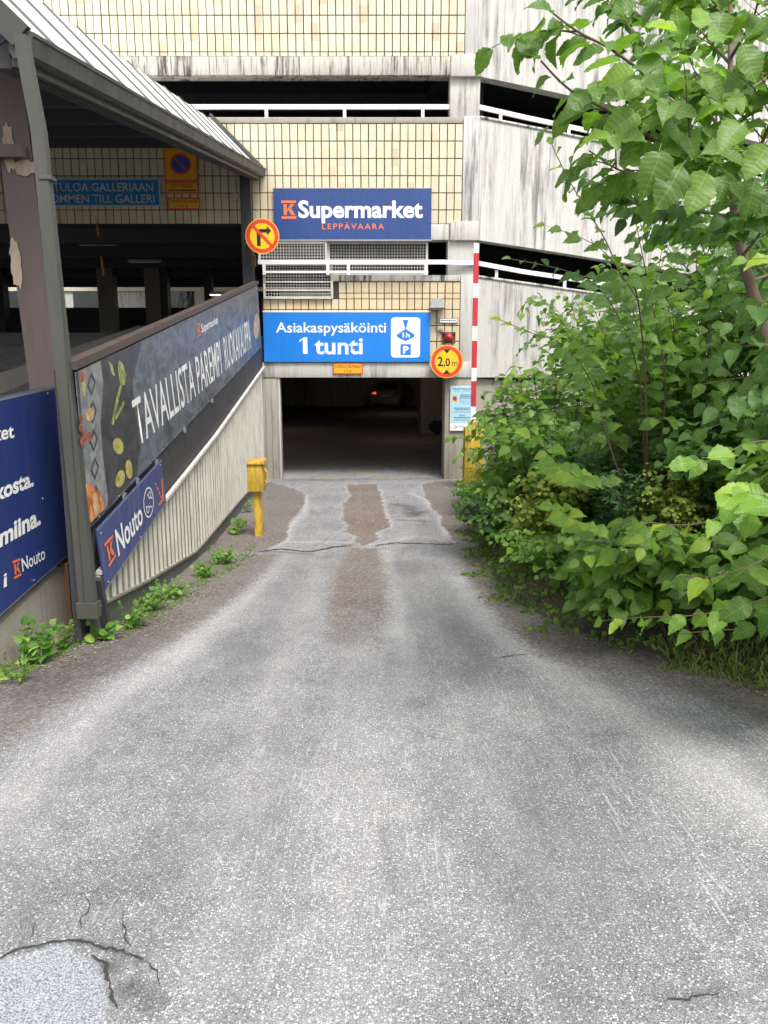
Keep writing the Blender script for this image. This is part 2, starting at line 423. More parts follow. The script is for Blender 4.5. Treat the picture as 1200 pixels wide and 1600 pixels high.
for L, wd, a in [([(432,868),(385,925),(290,1010),(170,1098),(90,1180),(-20,1290)], .16, .8),
                 ([(500,880),(470,960),(440,1060),(420,1200),(380,1400),(360,1600)], .2, .45),
                 ([(600,862),(612,920),(630,1000),(640,1080)], .12, .75), ([(560,1020),(560,1200),(540,1400),(520,1600)], .28, .5),
                 ([(722,905),(780,985),(880,1060),(1000,1130),(1100,1200),(1230,1310)], .17, .95),
                 ([(640,870),(680,1000),(760,1200),(900,1500)], .22, .22),
                 ([(447,845),(455,822),(478,795),(478,776)], .05, .7), ([(585,835),(608,822),(600,795),(592,765)], .05, .7),
                 ([(420,855),(450,846),(550,848)], .05, .6), ([(580,850),(650,838),(705,846)], .07, .5),
                 ([(640,770),(665,782),(688,812),(700,842)], .06, .7), ([(330,950),(200,1070)], .12, .4), ([(152,1108),(90,1155),(-10,1240)], .02, 1.), ([(158,1118),(98,1168),(-10,1256)], .018, .9), ([(120,1120),(60,1165),(-10,1222)], .02, .6)]:
    d = sdline(X, Y, G2(L)); pale = np.maximum(pale, a*np.exp(-(d/wd)**2))
dark = np.zeros(X.shape)
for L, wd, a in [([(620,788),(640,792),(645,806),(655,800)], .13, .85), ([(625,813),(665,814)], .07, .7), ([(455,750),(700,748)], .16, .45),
                 ([(480,880),(440,960),(380,1060)], .2, .22), ([(650,880),(690,980),(720,1060)], .25, .28), ([(840,1300),(900,1450)], .3, .15),
                 ([(10,1500),(60,1478),(130,1470),(195,1490),(222,1503)], .012, .8), ([(160,1510),(175,1515)], .03, .8), ([(200,1545),(232,1560),(238,1568)], .035, .8),
                 ([(1060,1560),(1130,1550)], .05, .3), ([(600,1290),(612,1390)], .03, .35), ([(240,880),(200,1000),(60,1075)], .25, .5), ([(420,862),(485,866)], .05, .6)]:
    d = sdline(X, Y, G2(L)); dark = np.maximum(dark, a*np.exp(-(d/wd)**2))
patch = sdpoly(X, Y, G2([(-40,1512),(20,1490),(60,1478),(115,1472),(140,1490),(160,1520),(170,1560),(160,1640),(-60,1640)]))
hz = GZ.copy()
hz += .004*np.sin(X*5+1)*np.sin(Y*2.3) + .003*np.sin(X*13+Y*3)*np.sin(Y*7-X*2) + .006*np.clip(pale, 0, 1)
hz += np.where((B > 0) & (Y > 9.6), -.012, 0) + np.where(patch > 0, -.006, 0)
hz += .03*np.clip((X-.9)/1.0, 0, 1)**1.5
nx, ny = len(xs), len(ys)
V = np.stack([X, Y, hz], -1).reshape(-1, 3)
ii = np.arange(nx*ny).reshape(ny, nx)
Q = np.stack([ii[:-1,:-1], ii[:-1,1:], ii[1:,1:], ii[1:,:-1]], -1).reshape(-1, 4)
def npmesh(name, V, Q, k):
    me = bpy.data.meshes.new(name); me.vertices.add(len(V)); me.vertices.foreach_set('co', np.asarray(V, np.float32).ravel())
    me.loops.add(Q.size); me.loops.foreach_set('vertex_index', Q.ravel().astype(np.int32))
    me.polygons.add(len(Q)); me.polygons.foreach_set('loop_start', np.arange(0, Q.size, k, dtype=np.int32))
    me.update(calc_edges=True); return me
me = npmesh('drive', V, Q, 4)
for nm, a in (('brown', np.clip(.5+B/.5, 0, 1)), ('pale', np.clip(pale, 0, 1)), ('darkm', np.clip(dark, 0, 1)), ('patch', np.clip(.5+patch/.2, 0, 1))):
    at = me.attributes.new(nm, 'FLOAT', 'POINT'); at.data.foreach_set('value', a.ravel().astype(np.float32))
def asphalt(name, masks=True, tone=1.):
    m, t, b, o = newmat(name); g = N(t); P0 = g.pos()
    att = lambda n: g.n('Attribute', attribute_name=n).outputs['Fac']
    v1 = g.n('TexVoronoi', {'Vector': P0, 'Scale': 125., 'Randomness': 1.}); v2 = g.n('TexVoronoi', {'Vector': P0, 'Scale': 290.})
    c1 = g.n('SeparateColor', {'Color': v1.outputs['Color']}).outputs[0]; c2 = g.n('SeparateColor', {'Color': v2.outputs['Color']}).outputs[1]
    big = g.noise(P0, 1.3, 5, .6); mid = g.noise(P0, 7, 5, .65); fin = g.noise(P0, 120, 3, .7)
    tr = g.noise(g.pos((1,.10,1)), 9, 4, .6)                       # streaks along the run
    base = g.mix(g.ramp(mid, .3, .7), (.115*tone,.118*tone,.125*tone), (.20*tone,.202*tone,.206*tone))
    cb_ = g.n('SeparateColor', {'Color': v2.outputs['Color']}).outputs[2]
    base = g.mix(1., base, g.mix(g.ramp(cb_, .1, .95), (.38,.38,.40), (1.65,1.65,1.65)), 'MULTIPLY')
    wear = g.ramp(big, .35, .7, 0, .45); wear = g.math('ADD', wear, g.ramp(tr, .5, .75, 0, .25))
    if masks:
        wear = g.math('ADD', wear, g.math('MULTIPLY', att('pale'), .95))
    gy = g.n('SeparateXYZ', {'Vector': P0}).outputs[1]
    
    chipsel = g.math('LESS_THAN', c1, g.math('ADD', g.math('MULTIPLY', wear, .36), .12))
    chip = g.math('MULTIPLY', chipsel, g.ramp(v1.outputs[0], .30, .55, 1, 0))
    chip2 = g.math('MULTIPLY', g.math('LESS_THAN', c2, g.math('ADD', g.math('MULTIPLY', wear, .5), .24)), g.ramp(v2.outputs[0], .3, .6, 1, 0))
    col = g.mix(g.math('MULTIPLY', wear, .5), base, (.34,.34,.345))
    cr = g.n('SeparateColor', {'Color': v2.outputs['Color']}).outputs[0]
    col = g.mix(g.math('MULTIPLY', chip2, .75), col, g.mix(cr, (.30,.29,.28), (.66,.65,.64)))
    cr1 = g.n('SeparateColor', {'Color': v1.outputs['Color']}).outputs[1]
    col = g.mix(g.math('MULTIPLY', chip, .95), col, g.mix(cr1, (.40,.38,.36), (.74,.735,.73)))
    scr = g.math('MULTIPLY', g.ramp(g.noise(g.pos((1,.025,1)), 75, 2, .5), .60, .68), g.ramp(g.noise(g.pos((1,.35,1), (4,2,0)), 1.6, 2), .52, .64))
    col = g.mix(g.math('MULTIPLY', scr, g.ramp(fin, .35, .6, .2, .75)), col, (.50,.50,.51))
    grime = g.math('MULTIPLY', g.ramp(g.noise(g.pos((1,.3,1), (7,0,0)), 2.2, 4, .6), .5, .72), .4)
    col = g.mix(grime, col, (.085,.085,.088))
    holes = g.math('MULTIPLY', g.ramp(fin, .56, .7), .55)
    col = g.mix(holes, col, (.05,.05,.052))
    grav = g.n('TexVoronoi', {'Vector': P0, 'Scale': 55.})
    gc = g.n('SeparateColor', {'Color': grav.outputs['Color']})
    if masks:
        f = g.math('ADD', att('brown'), g.math('MULTIPLY', g.math('SUBTRACT', mid, .5), .5)); f = g.math('ADD', f, g.math('MULTIPLY', g.math('SUBTRACT', fin, .5), .18))
        nearf = g.ramp(gy, 9.4, 9.8)
        fd = g.math('ADD', f, g.math('MULTIPLY', g.math('SUBTRACT', gc.outputs[2], .5), .30)); bf = g.mix(nearf, g.math('MULTIPLY', g.ramp(fd, .34, .60), .95), g.ramp(f, .45, .55))
        bcol = g.mix(gc.outputs[0], (.12,.09,.075), (.27,.20,.165))
        bcol = g.mix(g.ramp(gc.outputs[1], .86, .95, 0, .7), bcol, (.50,.45,.40))
        bcol = g.mix(g.math('MULTIPLY', g.ramp(g.math('ABSOLUTE', g.n('SeparateXYZ', {'Vector': P0}).outputs[0]), .7, 1.2, 0, .55), 1.), bcol, g.mix(gc.outputs[0], (.12,.115,.11), (.27,.26,.25)))
        bcol = g.mix(g.ramp(grav.outputs[0], .35, .6, 0, .6), bcol, (.05,.042,.035))
        bcol = g.mix(g.ramp(big, .35, .7, 0, .5), bcol, (.19,.18,.17))
        # far half of the apron keeps a paler rim where the top layer has broken away
        rim = g.math('MULTIPLY', g.ramp(f, .40, .475), g.ramp(f, .475, .50, 1, 0)); rim = g.math('MULTIPLY', rim, nearf)
        col = g.mix(g.math('MULTIPLY', rim, .35), col, (.52,.51,.49))
        col = g.mix(bf, col, bcol)
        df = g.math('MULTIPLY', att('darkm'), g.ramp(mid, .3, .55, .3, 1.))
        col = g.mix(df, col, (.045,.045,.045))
        pf = g.ramp(g.math('ADD', att('patch'), g.math('MULTIPLY', g.math('SUBTRACT', mid, .5), .6)), .48, .56)
        pcol = g.mix(g.ramp(g.noise(P0, 170, 3, .7), .44, .54), (.13,.14,.155), (.42,.44,.47))
        col = g.mix(g.math('MULTIPLY', pf, .85), col, pcol)
    h = g.math('ADD', g.math('MULTIPLY', fin, .8), g.math('SUBTRACT', 1., v1.outputs[0])); h = g.math('ADD', h, g.math('MULTIPLY', g.math('SUBTRACT', 1., grav.outputs[0]), .6))
    t.links.new(col, b.inputs['Base Color']); b.inputs['Roughness'].default_value = .85
    b.inputs['Specular IOR Level'].default_value = .3
    t.links.new(g.bump(h, .55, .004), b.inputs['Normal']); return m
M['drive'] = asphalt('worn_asphalt'); M['asphalt'] = asphalt('ramp_asphalt', False, .55)
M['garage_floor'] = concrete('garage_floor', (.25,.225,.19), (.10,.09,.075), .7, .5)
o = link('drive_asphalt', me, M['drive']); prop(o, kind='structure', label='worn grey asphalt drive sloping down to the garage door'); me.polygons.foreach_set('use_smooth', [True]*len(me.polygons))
# wide ground under everything
gv, gf = [], []
yl = [-80, -20, -1] + [i*.8 for i in range(0, 13)] + [15.79]; xl = [-80, -20, -10, -5, -2, 2, 5, 10, 20, 80]
for y in yl:
    for x in xl: gv.append((x, y, gz(y)-.03))
for j in range(len(yl)-1):
    for i in range(len(xl)-1):
        a = j*len(xl)+i; gf.append((a, a+1, a+1+len(xl), a+len(xl)))
prop(link('ground', mesh(gv, gf), M['asphalt']), kind='structure')
def crack(pts, wd, seed=0, m=None):
    r = random.Random(seed); P = []
    L = [Vector(ground(*p)) for p in pts]
    for a, b in zip(L, L[1:]):
        n = max(2, int((b-a).length/.018))
        P += [a.lerp(b, i/n)+Vector((r.uniform(-1, 1), r.uniform(-1, 1), 0))*min(.010, (b-a).length*.06) for i in range(n)]
    P.append(L[-1]); vs = []
    for i, p in enumerate(P):
        d = (P[min(i+1, len(P)-1)]-P[max(i-1, 0)]); d.z = 0; d.normalize(); n = Vector((-d.y, d.x, 0))
        ww = wd*r.uniform(.3, 1)*min(1, (len(P)-1-i)/3+.1)*min(1, i/3+.1)
        # height sampled from the drive sheet
        j = int(np.clip(np.searchsorted(ys, p.y), 0, ny-1)); k = int(np.clip(np.searchsorted(xs, p.x), 0, nx-1))
        z = hz[max(0, j-1):j+2, max(0, k-1):k+2].max()+.003
        for s in (-1, 1): q = p+n*s*ww; vs.append((q.x, q.y, z))
    fs = [(2*i, 2*i+1, 2*i+3, 2*i+2) for i in range(len(P)-1)]
    prop(link('asphalt_crack', mesh(vs, fs), m or M['black2']), kind='structure')
M['black2'] = flat('crack_dirt', (.035,.033,.03), .95)
crack([(-10,1500),(30,1482),(60,1476),(95,1470),(128,1468),(190,1488),(225,1503)], .006, 1)
crack([(110,1393),(130,1397),(141,1412),(137,1425),(128,1432),(126,1455)], .003, 2); crack([(190,1422),(194,1440),(195,1470),(210,1485)], .0025, 3)
crack([(55,1440),(52,1460),(45,1472)], .003, 6); crack([(160,1465),(190,1472)], .003, 7)
crack([(405,862),(440,858),(485,863),(520,855),(552,853)], .035, 4); crack([(585,853),(620,848),(655,850),(712,851)], .026, 5)
crack([(60,1478),(58,1462)], .004, 12); crack([(126,1455),(128,1470)], .005, 13); crack([(225,1503),(245,1520),(250,1545)], .004, 14); crack([(140,1490),(165,1510),(170,1545),(185,1580)], .006, 15); crack([(0,1545),(20,1500)], .0, 16) if False else None
crack([(770,1030),(830,1024)], .006, 8); crack([(1040,1568),(1130,1552)], .004, 9)

# ------------------------------------------------------------------ the parking garage
garage = empty('parking_garage', (0, FY, 0), 'multi-storey parking garage with cream vertical tiles and dark open decks behind the drive', 'parking garage')
XL, XT, XF = -13., 1.515, 1.84
TW, TH = .151, .313
z_lt = FZ(590); zc_top = FZ(430); zB0 = FZ(350); zB1 = FZ(193); zBc = FZ(183); zA0c = FZ(118); zA0 = FZ(88)
zC0 = FZ(566); zCt = FZ(440); zCs = FZ(467); zS = FZ(375)
tile_mb = MB(); d_ = .004
hw, hh = TW/2-.0085, TH/2-.0085
tile_mb.add([(-hw,0,-hh),(hw,0,-hh),(hw,0,hh),(-hw,0,hh),(-hw,-.014,-hh),(hw,-.014,-hh),(hw,-.014,hh),(-hw,-.014,hh),
             (-hw+d_,-.018,-hh+d_),(hw-d_,-.018,-hh+d_),(hw-d_,-.018,hh-d_),(-hw+d_,-.018,hh-d_)],
            [(0,1,5,4),(1,2,6,5),(2,3,7,6),(3,0,4,7),(4,5,9,8),(5,6,10,9),(6,7,11,10),(7,4,8,11),(8,9,10,11)])
TILE = mesh(tile_mb.v, tile_mb.f, 'tile')
TILE.materials.append(M['tile'])
_half = {}
def tiles(parent, x0, x1, z0, z1, hide=()):
    """tiles hung on a part's front; whole columns from the right-hand edge"""
    k = 0; cnt = 0; rest_v, rest_f = [], []
    tv = np.array([v.co for v in TILE.vertices]); tf = [tuple(p.vertices) for p in TILE.polygons]
    while True:
        xc = XT-TW/2-k*TW; k += 1
        if xc-TW/2 < x0-.01: break
        if xc+TW/2 > x1+.01: continue
        j0 = math.floor((z0-zB1)/TH)
        for j in range(j0, j0+40):
            a, b = max(zB1+j*TH, z0), min(zB1+(j+1)*TH, z1)
            if a > z1: break
            if b-a < .05: continue
            zc = (a+b)/2; s = ((b-a)-.012)/(TH-.012)
            p = proj((xc, FY, zc)); vis = -10 < p[0] < 1200 and -25 < p[1] < 1600 and not any(h[0] < p[0] < h[2] and h[1] < p[1] < h[3] for h in hide)
            # the gutter line hides what stands over and left of it
            if p[0] < 400 and p[1] < 262 and p[1] > 0 and p[1] > 262-(400-p[0])*1.0 and p[1] < 262-(400-p[0])*.5: vis = False
            jx, jy = random.gauss(0, .0014), random.uniform(-.003, .002)
            if vis and cnt < 300:
                o = bpy.data.objects.new('tile', TILE); COL.objects.link(o); o.parent = parent
                o.location = Vector((xc+jx, FY+.018+jy, zc))-PG[parent.name]; o.scale = (1, 1, s); o.rotation_euler.y = random.gauss(0, .005); cnt += 1
            else:
                n = len(rest_v); rest_v += [(xc+jx+q[0], FY+.018+jy+q[1], zc+q[2]*s) for q in tv]; rest_f += [tuple(i+n for i in f) for f in tf]
    if rest_v: link('tile_field', mesh(rest_v, rest_f), M['tile'], parent)['kind'] = 'stuff'
PG = {}
def panel(name, *a, m='grout', parent=garage):
    o = MB().box(*a).build(name, M[m], parent); PG[o.name] = Vector((0, FY, 0)); return o
GY = FY+.018
pA = panel('tiled_parapet', XL, XT, GY, FY+.25, zA0, zA0+6*TH)
tiles(pA, -9.5, XT, zA0, zA0+6*TH)
pB = panel('tiled_parapet', XL, XT, GY, FY+.25, zB0, zB1)
tiles(pB, -9.5, XT, zB0, zB1, [(430,298,672,372)])
xC = F(521, 440).x; xL0 = F(410, 500).x
pC = MB().box(xL0, XT, GY, FY+.25, zC0, zCs).box(xC, XT, GY, FY+.25, zCs+.0005, zCt).build('tiled_parapet', M['grout'], garage); PG[pC.name] = Vector((0, FY, 0))
tiles(pC, xL0, XT, zC0, zCs, [(412,489,670,563)]); tiles(pC, xC, XT, zCs, zCt)
# concrete bands, copings
con = lambda nm, *a, m='conc': MB().cbox(*a, c=.012).build(nm, M[m], garage, smooth=True)
con('concrete_band', XL, XF-.42, FY-.02, FY+.3, zA0c, zA0-.004, m='conc_dirty')
con('concrete_band', XL, XT-.004, FY-.01, FY+.3, zB1+.004, zBc, m='conc_low')
con('concrete_band', -2.56, XT-.24, FY-.015, FY+.3, zS, zB0-.004, m='conc')
bx('soffit_trim', M['dark_steel'], garage, XL, -2.57, FY-.01, FY+.3, FZ(344), zB0-.004) if False else None
con('concrete_band', xC-.05, XT-.004, FY-.025, FY+.3, zCt+.004, zc_top, m='conc_dirty')
con('lintel', xL0-.02, 1.25+.6, FY-.04, FY+.35, z_lt, zC0-.004, m='conc')
con('lintel', XL, XF, FY+.02, FY+.4, zA0+6*TH+.004, zA0+6*TH+.3)
# column at the corner, its caps, front corner panels
xc0, xc1 = F(698, 150).x, F(746, 150).x
for (za, zb) in ((zBc-.05, zA0c), (zc_top-.05, FZ(350))):
    con('column', F(698, 400).x+.02, F(745, 400).x, FY+.03, FY+.5, za, zb, m='conc')
con('column_cap', F(700, 100).x+.05, XF, FY-.06, FY+.5, zA0c-.03, zA0+.02)
con('column_cap', F(701, 362).x+.03, XF, FY-.06, FY+.5, FZ(376), FZ(348)+.02)
con('corner_panel', XT+.006, XF, FY+.0, FY+.3, zB0+.03, zBc+.02, m='conc_wing'); con('corner_panel', XT+.006, XF, FY+.0, FY+.3, z_lt+.004, zc_top+.01, m='conc_wing2'); con('corner_panel', XT+.006, XF, FY+.0, FY+.3, zA0+.025, zA0+6*TH+.02, m='conc_wing')
con('door_pier', F(405, 680).x-.05, F(434.5, 620).x, FY-.02, FY+.55, FLOOR-.2, z_lt-.004, m='conc_board')
con('door_pier', F(695, 640).x, XF, FY-.01, FY+.7, FLOOR-.2, z_lt-.004, m='conc_low')
con('edge_strip', F(434.6, 620).x, F(434.6, 620).x+.035, FY-.01, FY+.2, FLOOR, z_lt-.006, m='conc')
# the streaked wing going off to the right, dropping and bending back
WA = radians(13); wcs, wsn = cos(WA), sin(WA)
def wing(t, z, off=0.):
    bend = .012*t*t
    return Vector((XF+.002+t*wcs+off*wsn, FY+t*wsn+bend-off*wcs, z-.10*t))
def wingwall(name, z0, z1, m, th=.25, level0=False, off=0., t1=12.):
    b = MB(); n = 16
    for i in range(n):
        a, c = t1*i/n, t1*(i+1)/n
        lo = lambda t: z0+.10*t if level0 else z0
        b.hexa([wing(a, lo(a), off), wing(c, lo(c), off), wing(c, lo(c), off-th), wing(a, lo(a), off-th)],
               [wing(a, z1, off), wing(c, z1, off), wing(c, z1, off-th), wing(a, z1, off-th)])
    bm = bmesh.new(); me = mesh(b.v, b.f); bm.from_mesh(me); bmesh.ops.remove_doubles(bm, verts=bm.verts, dist=1e-4)
    seen = {}
    for f in list(bm.faces):
        k = tuple(round(x, 3) for x in f.calc_center_median())
        if k in seen: bm.faces.remove(f); bm.faces.remove(seen[k]) if seen[k].is_valid else None
        else: seen[k] = f
    bm.to_mesh(me); bm.free()
    return link(name, me, M[m], garage, True)
for nm, a, c, m, l0, off in (('wing_parapet', z_lt+.004, zc_top-.05, 'conc_wing2', True, .0), ('wing_parapet', FZ(375), zBc-.03, 'conc_wing', False, 0), ('wing_parapet', zA0c-.02, zA0+6*TH+2.2, 'conc_wing', False, 0), ('wing_base', FLOOR-.3, z_lt, 'conc_low', True, -.12)):
    o = wingwall(nm, a, c, m, .25, l0, off)
    me_ = o.data; me_.polygons.foreach_set('use_smooth', [False]*len(me_.polygons))
for z in (zc_top-.05, zBc-.03): wingwall('coping', z+.002, z+.05, 'conc_dirty', .29, False, .02)
# decks, ceilings, beams inside
BY = 27.5; XW = 1.8
def inn(nm, *a, m='conc_in'): return MB().box(*a).build(nm, M[m], garage)
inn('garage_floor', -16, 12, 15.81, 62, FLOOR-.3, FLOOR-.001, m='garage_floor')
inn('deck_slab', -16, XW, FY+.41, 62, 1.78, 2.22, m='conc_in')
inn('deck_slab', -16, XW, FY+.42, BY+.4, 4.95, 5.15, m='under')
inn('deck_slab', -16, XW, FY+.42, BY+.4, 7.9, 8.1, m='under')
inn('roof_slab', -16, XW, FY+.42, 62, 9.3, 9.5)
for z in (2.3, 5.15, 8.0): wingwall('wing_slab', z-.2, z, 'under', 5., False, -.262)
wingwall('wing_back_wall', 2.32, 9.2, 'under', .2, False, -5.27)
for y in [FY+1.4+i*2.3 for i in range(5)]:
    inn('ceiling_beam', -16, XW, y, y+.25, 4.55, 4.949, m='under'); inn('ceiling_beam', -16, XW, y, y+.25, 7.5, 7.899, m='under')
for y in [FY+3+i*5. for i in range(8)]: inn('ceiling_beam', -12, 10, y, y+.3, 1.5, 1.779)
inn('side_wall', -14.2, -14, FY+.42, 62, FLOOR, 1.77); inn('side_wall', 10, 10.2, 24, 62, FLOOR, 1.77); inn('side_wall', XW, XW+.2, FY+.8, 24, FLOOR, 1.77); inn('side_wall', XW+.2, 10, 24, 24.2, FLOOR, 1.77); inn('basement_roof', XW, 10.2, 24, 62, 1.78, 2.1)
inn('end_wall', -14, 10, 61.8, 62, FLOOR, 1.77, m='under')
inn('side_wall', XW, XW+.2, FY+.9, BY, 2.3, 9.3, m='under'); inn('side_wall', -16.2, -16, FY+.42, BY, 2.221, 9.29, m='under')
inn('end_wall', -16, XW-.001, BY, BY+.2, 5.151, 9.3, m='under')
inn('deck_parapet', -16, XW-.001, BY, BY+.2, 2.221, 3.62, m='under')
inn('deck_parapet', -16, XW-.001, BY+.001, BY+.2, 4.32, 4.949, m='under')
for px_ in (8, 172, 245, 262, 330): 
    c = atY(px_, 480, BY-1.2); s = .42 if px_ in (172, 245) else .14
    inn('inner_column', c.x-s/2-.1, c.x+s/2, BY-1.4, BY-1.0, 2.221, 4.949, m='conc_in' if px_ in (172, 245) else 'dark_steel')
# basement pier and its dirty foot, floor line, joint
xp = atY(658, 640, 26.7).x
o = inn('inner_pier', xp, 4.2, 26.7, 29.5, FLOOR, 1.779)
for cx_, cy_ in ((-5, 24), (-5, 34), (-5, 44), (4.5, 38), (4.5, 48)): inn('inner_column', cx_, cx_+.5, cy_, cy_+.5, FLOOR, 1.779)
la = [ground(x, 700) for x in (662, 692)]; bx('bay_line', M['white_dirty'], garage, la[0].x, la[1].x+.8, la[0].y, la[0].y+.1, FLOOR+.001, FLOOR+.005)
def blob(name, ctr, rx, rz, m, parent, seed, n=26, axis='xz', off=0):
    r = random.Random(seed); vs = []; n = 22
    for i in range(n):
        a = 2*pi*i/n; k = r.uniform(.72, 1.02); vs.append((ctr[0]+cos(a)*rx*k, ctr[1], ctr[2]+sin(a)*rz*k) if axis == 'xz' else (ctr[0]+cos(a)*rx*k, ctr[1]+sin(a)*rz*k, ctr[2]))
    return link(name, mesh(vs, [tuple(range(n))]), m, parent)
c = atY(683, 668, 26.69); blob('dirt_stain', (c.x, 26.692, c.z+.02), .32, .28, M['black2'], garage, 3)
jl = [ground(390+i*7.5, 708-i*9.5) for i in range(8)]
b = MB(); 
for a, c2 in zip(jl, jl[1:]): b.add([(a.x-.05, a.y, FLOOR+.002), (a.x+.05, a.y, FLOOR+.002), (c2.x+.07, c2.y, FLOOR+.002), (c2.x-.07, c2.y, FLOOR+.002)], [(0,1,2,3)])
b.build('floor_joint', M['black2'], garage)
# lit tubes
def tube_lamp(px, py, Y, L, rot=0., on_=True, label=None, group='strip lamps under the deck ceilings'):
    c = atY(px, py, Y); t = empty('strip_lamp', c, label, 'lamp', group)
    b = MB().cbox(c.x-L/2, c.x+L/2, Y-.06, Y+.06, c.z+.012, c.z+.07, c=.01); b.build('housing', M['galv'], t)
    MB().tube([(c.x-L/2+.03, Y, c.z), (c.x+L/2-.03, Y, c.z)], .016, 8).build('tube', M['lamp_on'] if on_ else M['letter_g'], t)
tube_lamp(343, 461, 24.0, .62, label='lit strip lamp far back under the deck ceiling right of the concrete column')
tube_lamp(97, 345, 17.6, .42, label='lit strip lamp just under the tiled band beside the grey post')
tube_lamp(22, 346, 17.6, .3, label='lit strip lamp end showing left of the purple column')
tube_lamp(152, 383, 20, .95, on_=False, label='unlit strip lamp on the dark ceiling left of the hanging chain')
tube_lamp(226, 410, 22, .9, on_=False, label='unlit strip lamp deeper in the dark deck, right of the hanging chain')
# railings
def railing(pts, posts, z_off, name='railing'):
    b = MB()
    for a, c in zip(pts, pts[1:]): b.bar(a, c, .045, .085)
    r = b.build(name, M['white'], garage)
    for p in posts: MB().bar(Vector(p)-Vector((0, 0, z_off)), Vector(p)-Vector((0, 0, .044)), .06, .05, (0,1,0)).build('rail_post', M['white'], r)
    return r
z2 = FZ(164.5)
rl = [(-7, FY+.1, z2), (XF-.03, FY+.1, z2)]
r2 = railing(rl+[tuple(wing(t, z2-.02, -.12)) for t in (1, 3, 5, 8, 12)], [(F(x, 170).x, FY+.1, z2) for x in (292, 415, 538, 661)]+[tuple(wing(t, z2-.02, -.12)) for t in (.45, 1.9, 3.4, 4.9)], z2-zBc+.01)
z1 = FZ(411)
r1 = railing([(F(405, 410).x, FY-.14, z1), (xc0-.05, FY-.14, z1), (XF-.03, FY-.02, z1)]+[tuple(wing(t, z1-.02, -.12)) for t in (1, 3, 5, 8, 12)], [(F(x, 420).x, FY-.14, z1) for x in (414.5, 513, 545, 665)]+[tuple(wing(t, z1-.02, -.12)) for t in (.45, 1.95, 3.5)], z1-zc_top+.01)
# framed wire screens in the open deck
def screen(px0, py0, px1, py1, y, label, fr=.045, mids=(), pitch=.056):
    a, c = atY(px0, py1, y), atY(px1, py0, y); x0, x1, z0, z1_ = a.x, c.x, a.z, c.z
    t = empty('wire_screen', (x0, y, z0), label, 'wire screen', 'white framed wire screens over the blue parking sign')
    for q in ((x0, x0+fr, z0, z1_), (x1-fr, x1, z0, z1_), (x0+fr+.001, x1-fr-.001, z1_-fr, z1_-.001), (x0+fr+.001, x1-fr-.001, z0+.001, z0+fr)):
        bx('frame_bar', M['white_dirty'], t, q[0], q[1], y-.02, y+.02, q[2], q[3])
    for zz in mids: bx('cross_bar', M['white_dirty'], t, x0+fr+.001, x1-fr-.001, y-.03, y-.021, zz-.014, zz+.014)
    b = MB(); x = x0+fr
    while x < x1-fr: b.box(x-.0042, x+.0042, y-.006, y+.001, z0+fr, z1_-fr); x += pitch
    z = z0+fr
    while z < z1_-fr: b.box(x0+fr, x1-fr, y+.002, y+.009, z-.0042, z+.0042); z += pitch
    q = b.build('wire_mesh', M['white_dirty'], t); q['kind'] = 'stuff'
screen(404, 377, 511, 410, FY-.06, 'upper left wire screen in a white frame, touching the no right turn sign')
screen(512, 377, 669, 431, FY+.06, 'widest wire screen, directly under the navy supermarket sign')
screen(412, 411, 520, 467, FY-.05, 'lower left wire screen with two thin cross bars above the blue parking sign', mids=(FZ(441), FZ(454)))
MB().bar(F(412, 425, .14), F(669, 425, .14), .03, .04).build('lower_rail', M['white'], r1)
# building seen through the far openings
nb = empty('distant_building', (0, 46, 0), 'sunlit pale building seen through the gaps at the back of the dark deck', 'building')
bx('wall', M['conc'], nb, -45, 10, 46, 47, FLOOR, 12)
for i in range(7):
    bx('window', M['carglass'], nb, -38+i*5, -36+i*5, 45.97, 45.995, 4.6, 6.2)
for i in range(3): bx('wall_band', M['tile'], nb, -45, 10, 45.9, 45.99, 3.0+i*2.9, 3.9+i*2.9)

# ------------------------------------------------------------------ ramp and its canopy on the left
rz = lambda y: max(2.22-.167*(FY-y), gz(y)+.02)
prop(link('access_ramp', mesh([(x, y, rz(y)) for y in (2.4, 5, 8, 11, 14, FY+.44) for x in (-10.5, -2.75)], [(2*i, 2*i+1, 2*i+3, 2*i+2) for i in range(5)]), M['asphalt']), kind='structure')
MB().bar((-5.1, 4, rz(4)+.12), (-5.1, FY+1, rz(FY)+.12), .3, .24).build('ramp_kerb', M['conc_low'])['kind'] = 'structure'
can = empty('ramp_canopy', (-2.6, 5.5, gz(5.5)), 'steel canopy with a pale standing-seam roof edge over the parking ramp on the left', 'canopy')
ez = lambda y: 2.81+.157*y
def csec(y): return [(-2.42, y, ez(y)+.05), (-3.22, y, ez(y)+.85), (-12, y, ez(y)+.85), (-12, y, ez(y)+.72), (-3.3, y, ez(y)+.72), (-2.55, y, ez(y)-.02)]
y0c, y1c = 5.5, FY-.03
n = 6
A = [csec(y0c+(y1c-y0c)*i/n) for i in range(n+1)]
vs = [p for s in A for p in s]; fs = []
for i in range(n):
    for k in range(6): a = i*6+k; b_ = i*6+(k+1) % 6; fs.append((a, b_, b_+6, a+6))
fs += [tuple(range(6))[::-1], tuple(range(n*6, n*6+6))]
b = MB(); b.add(vs, fs); b.build('roof_deck', M['under'], can)
step = .83; y = y0c+.02; i = 0
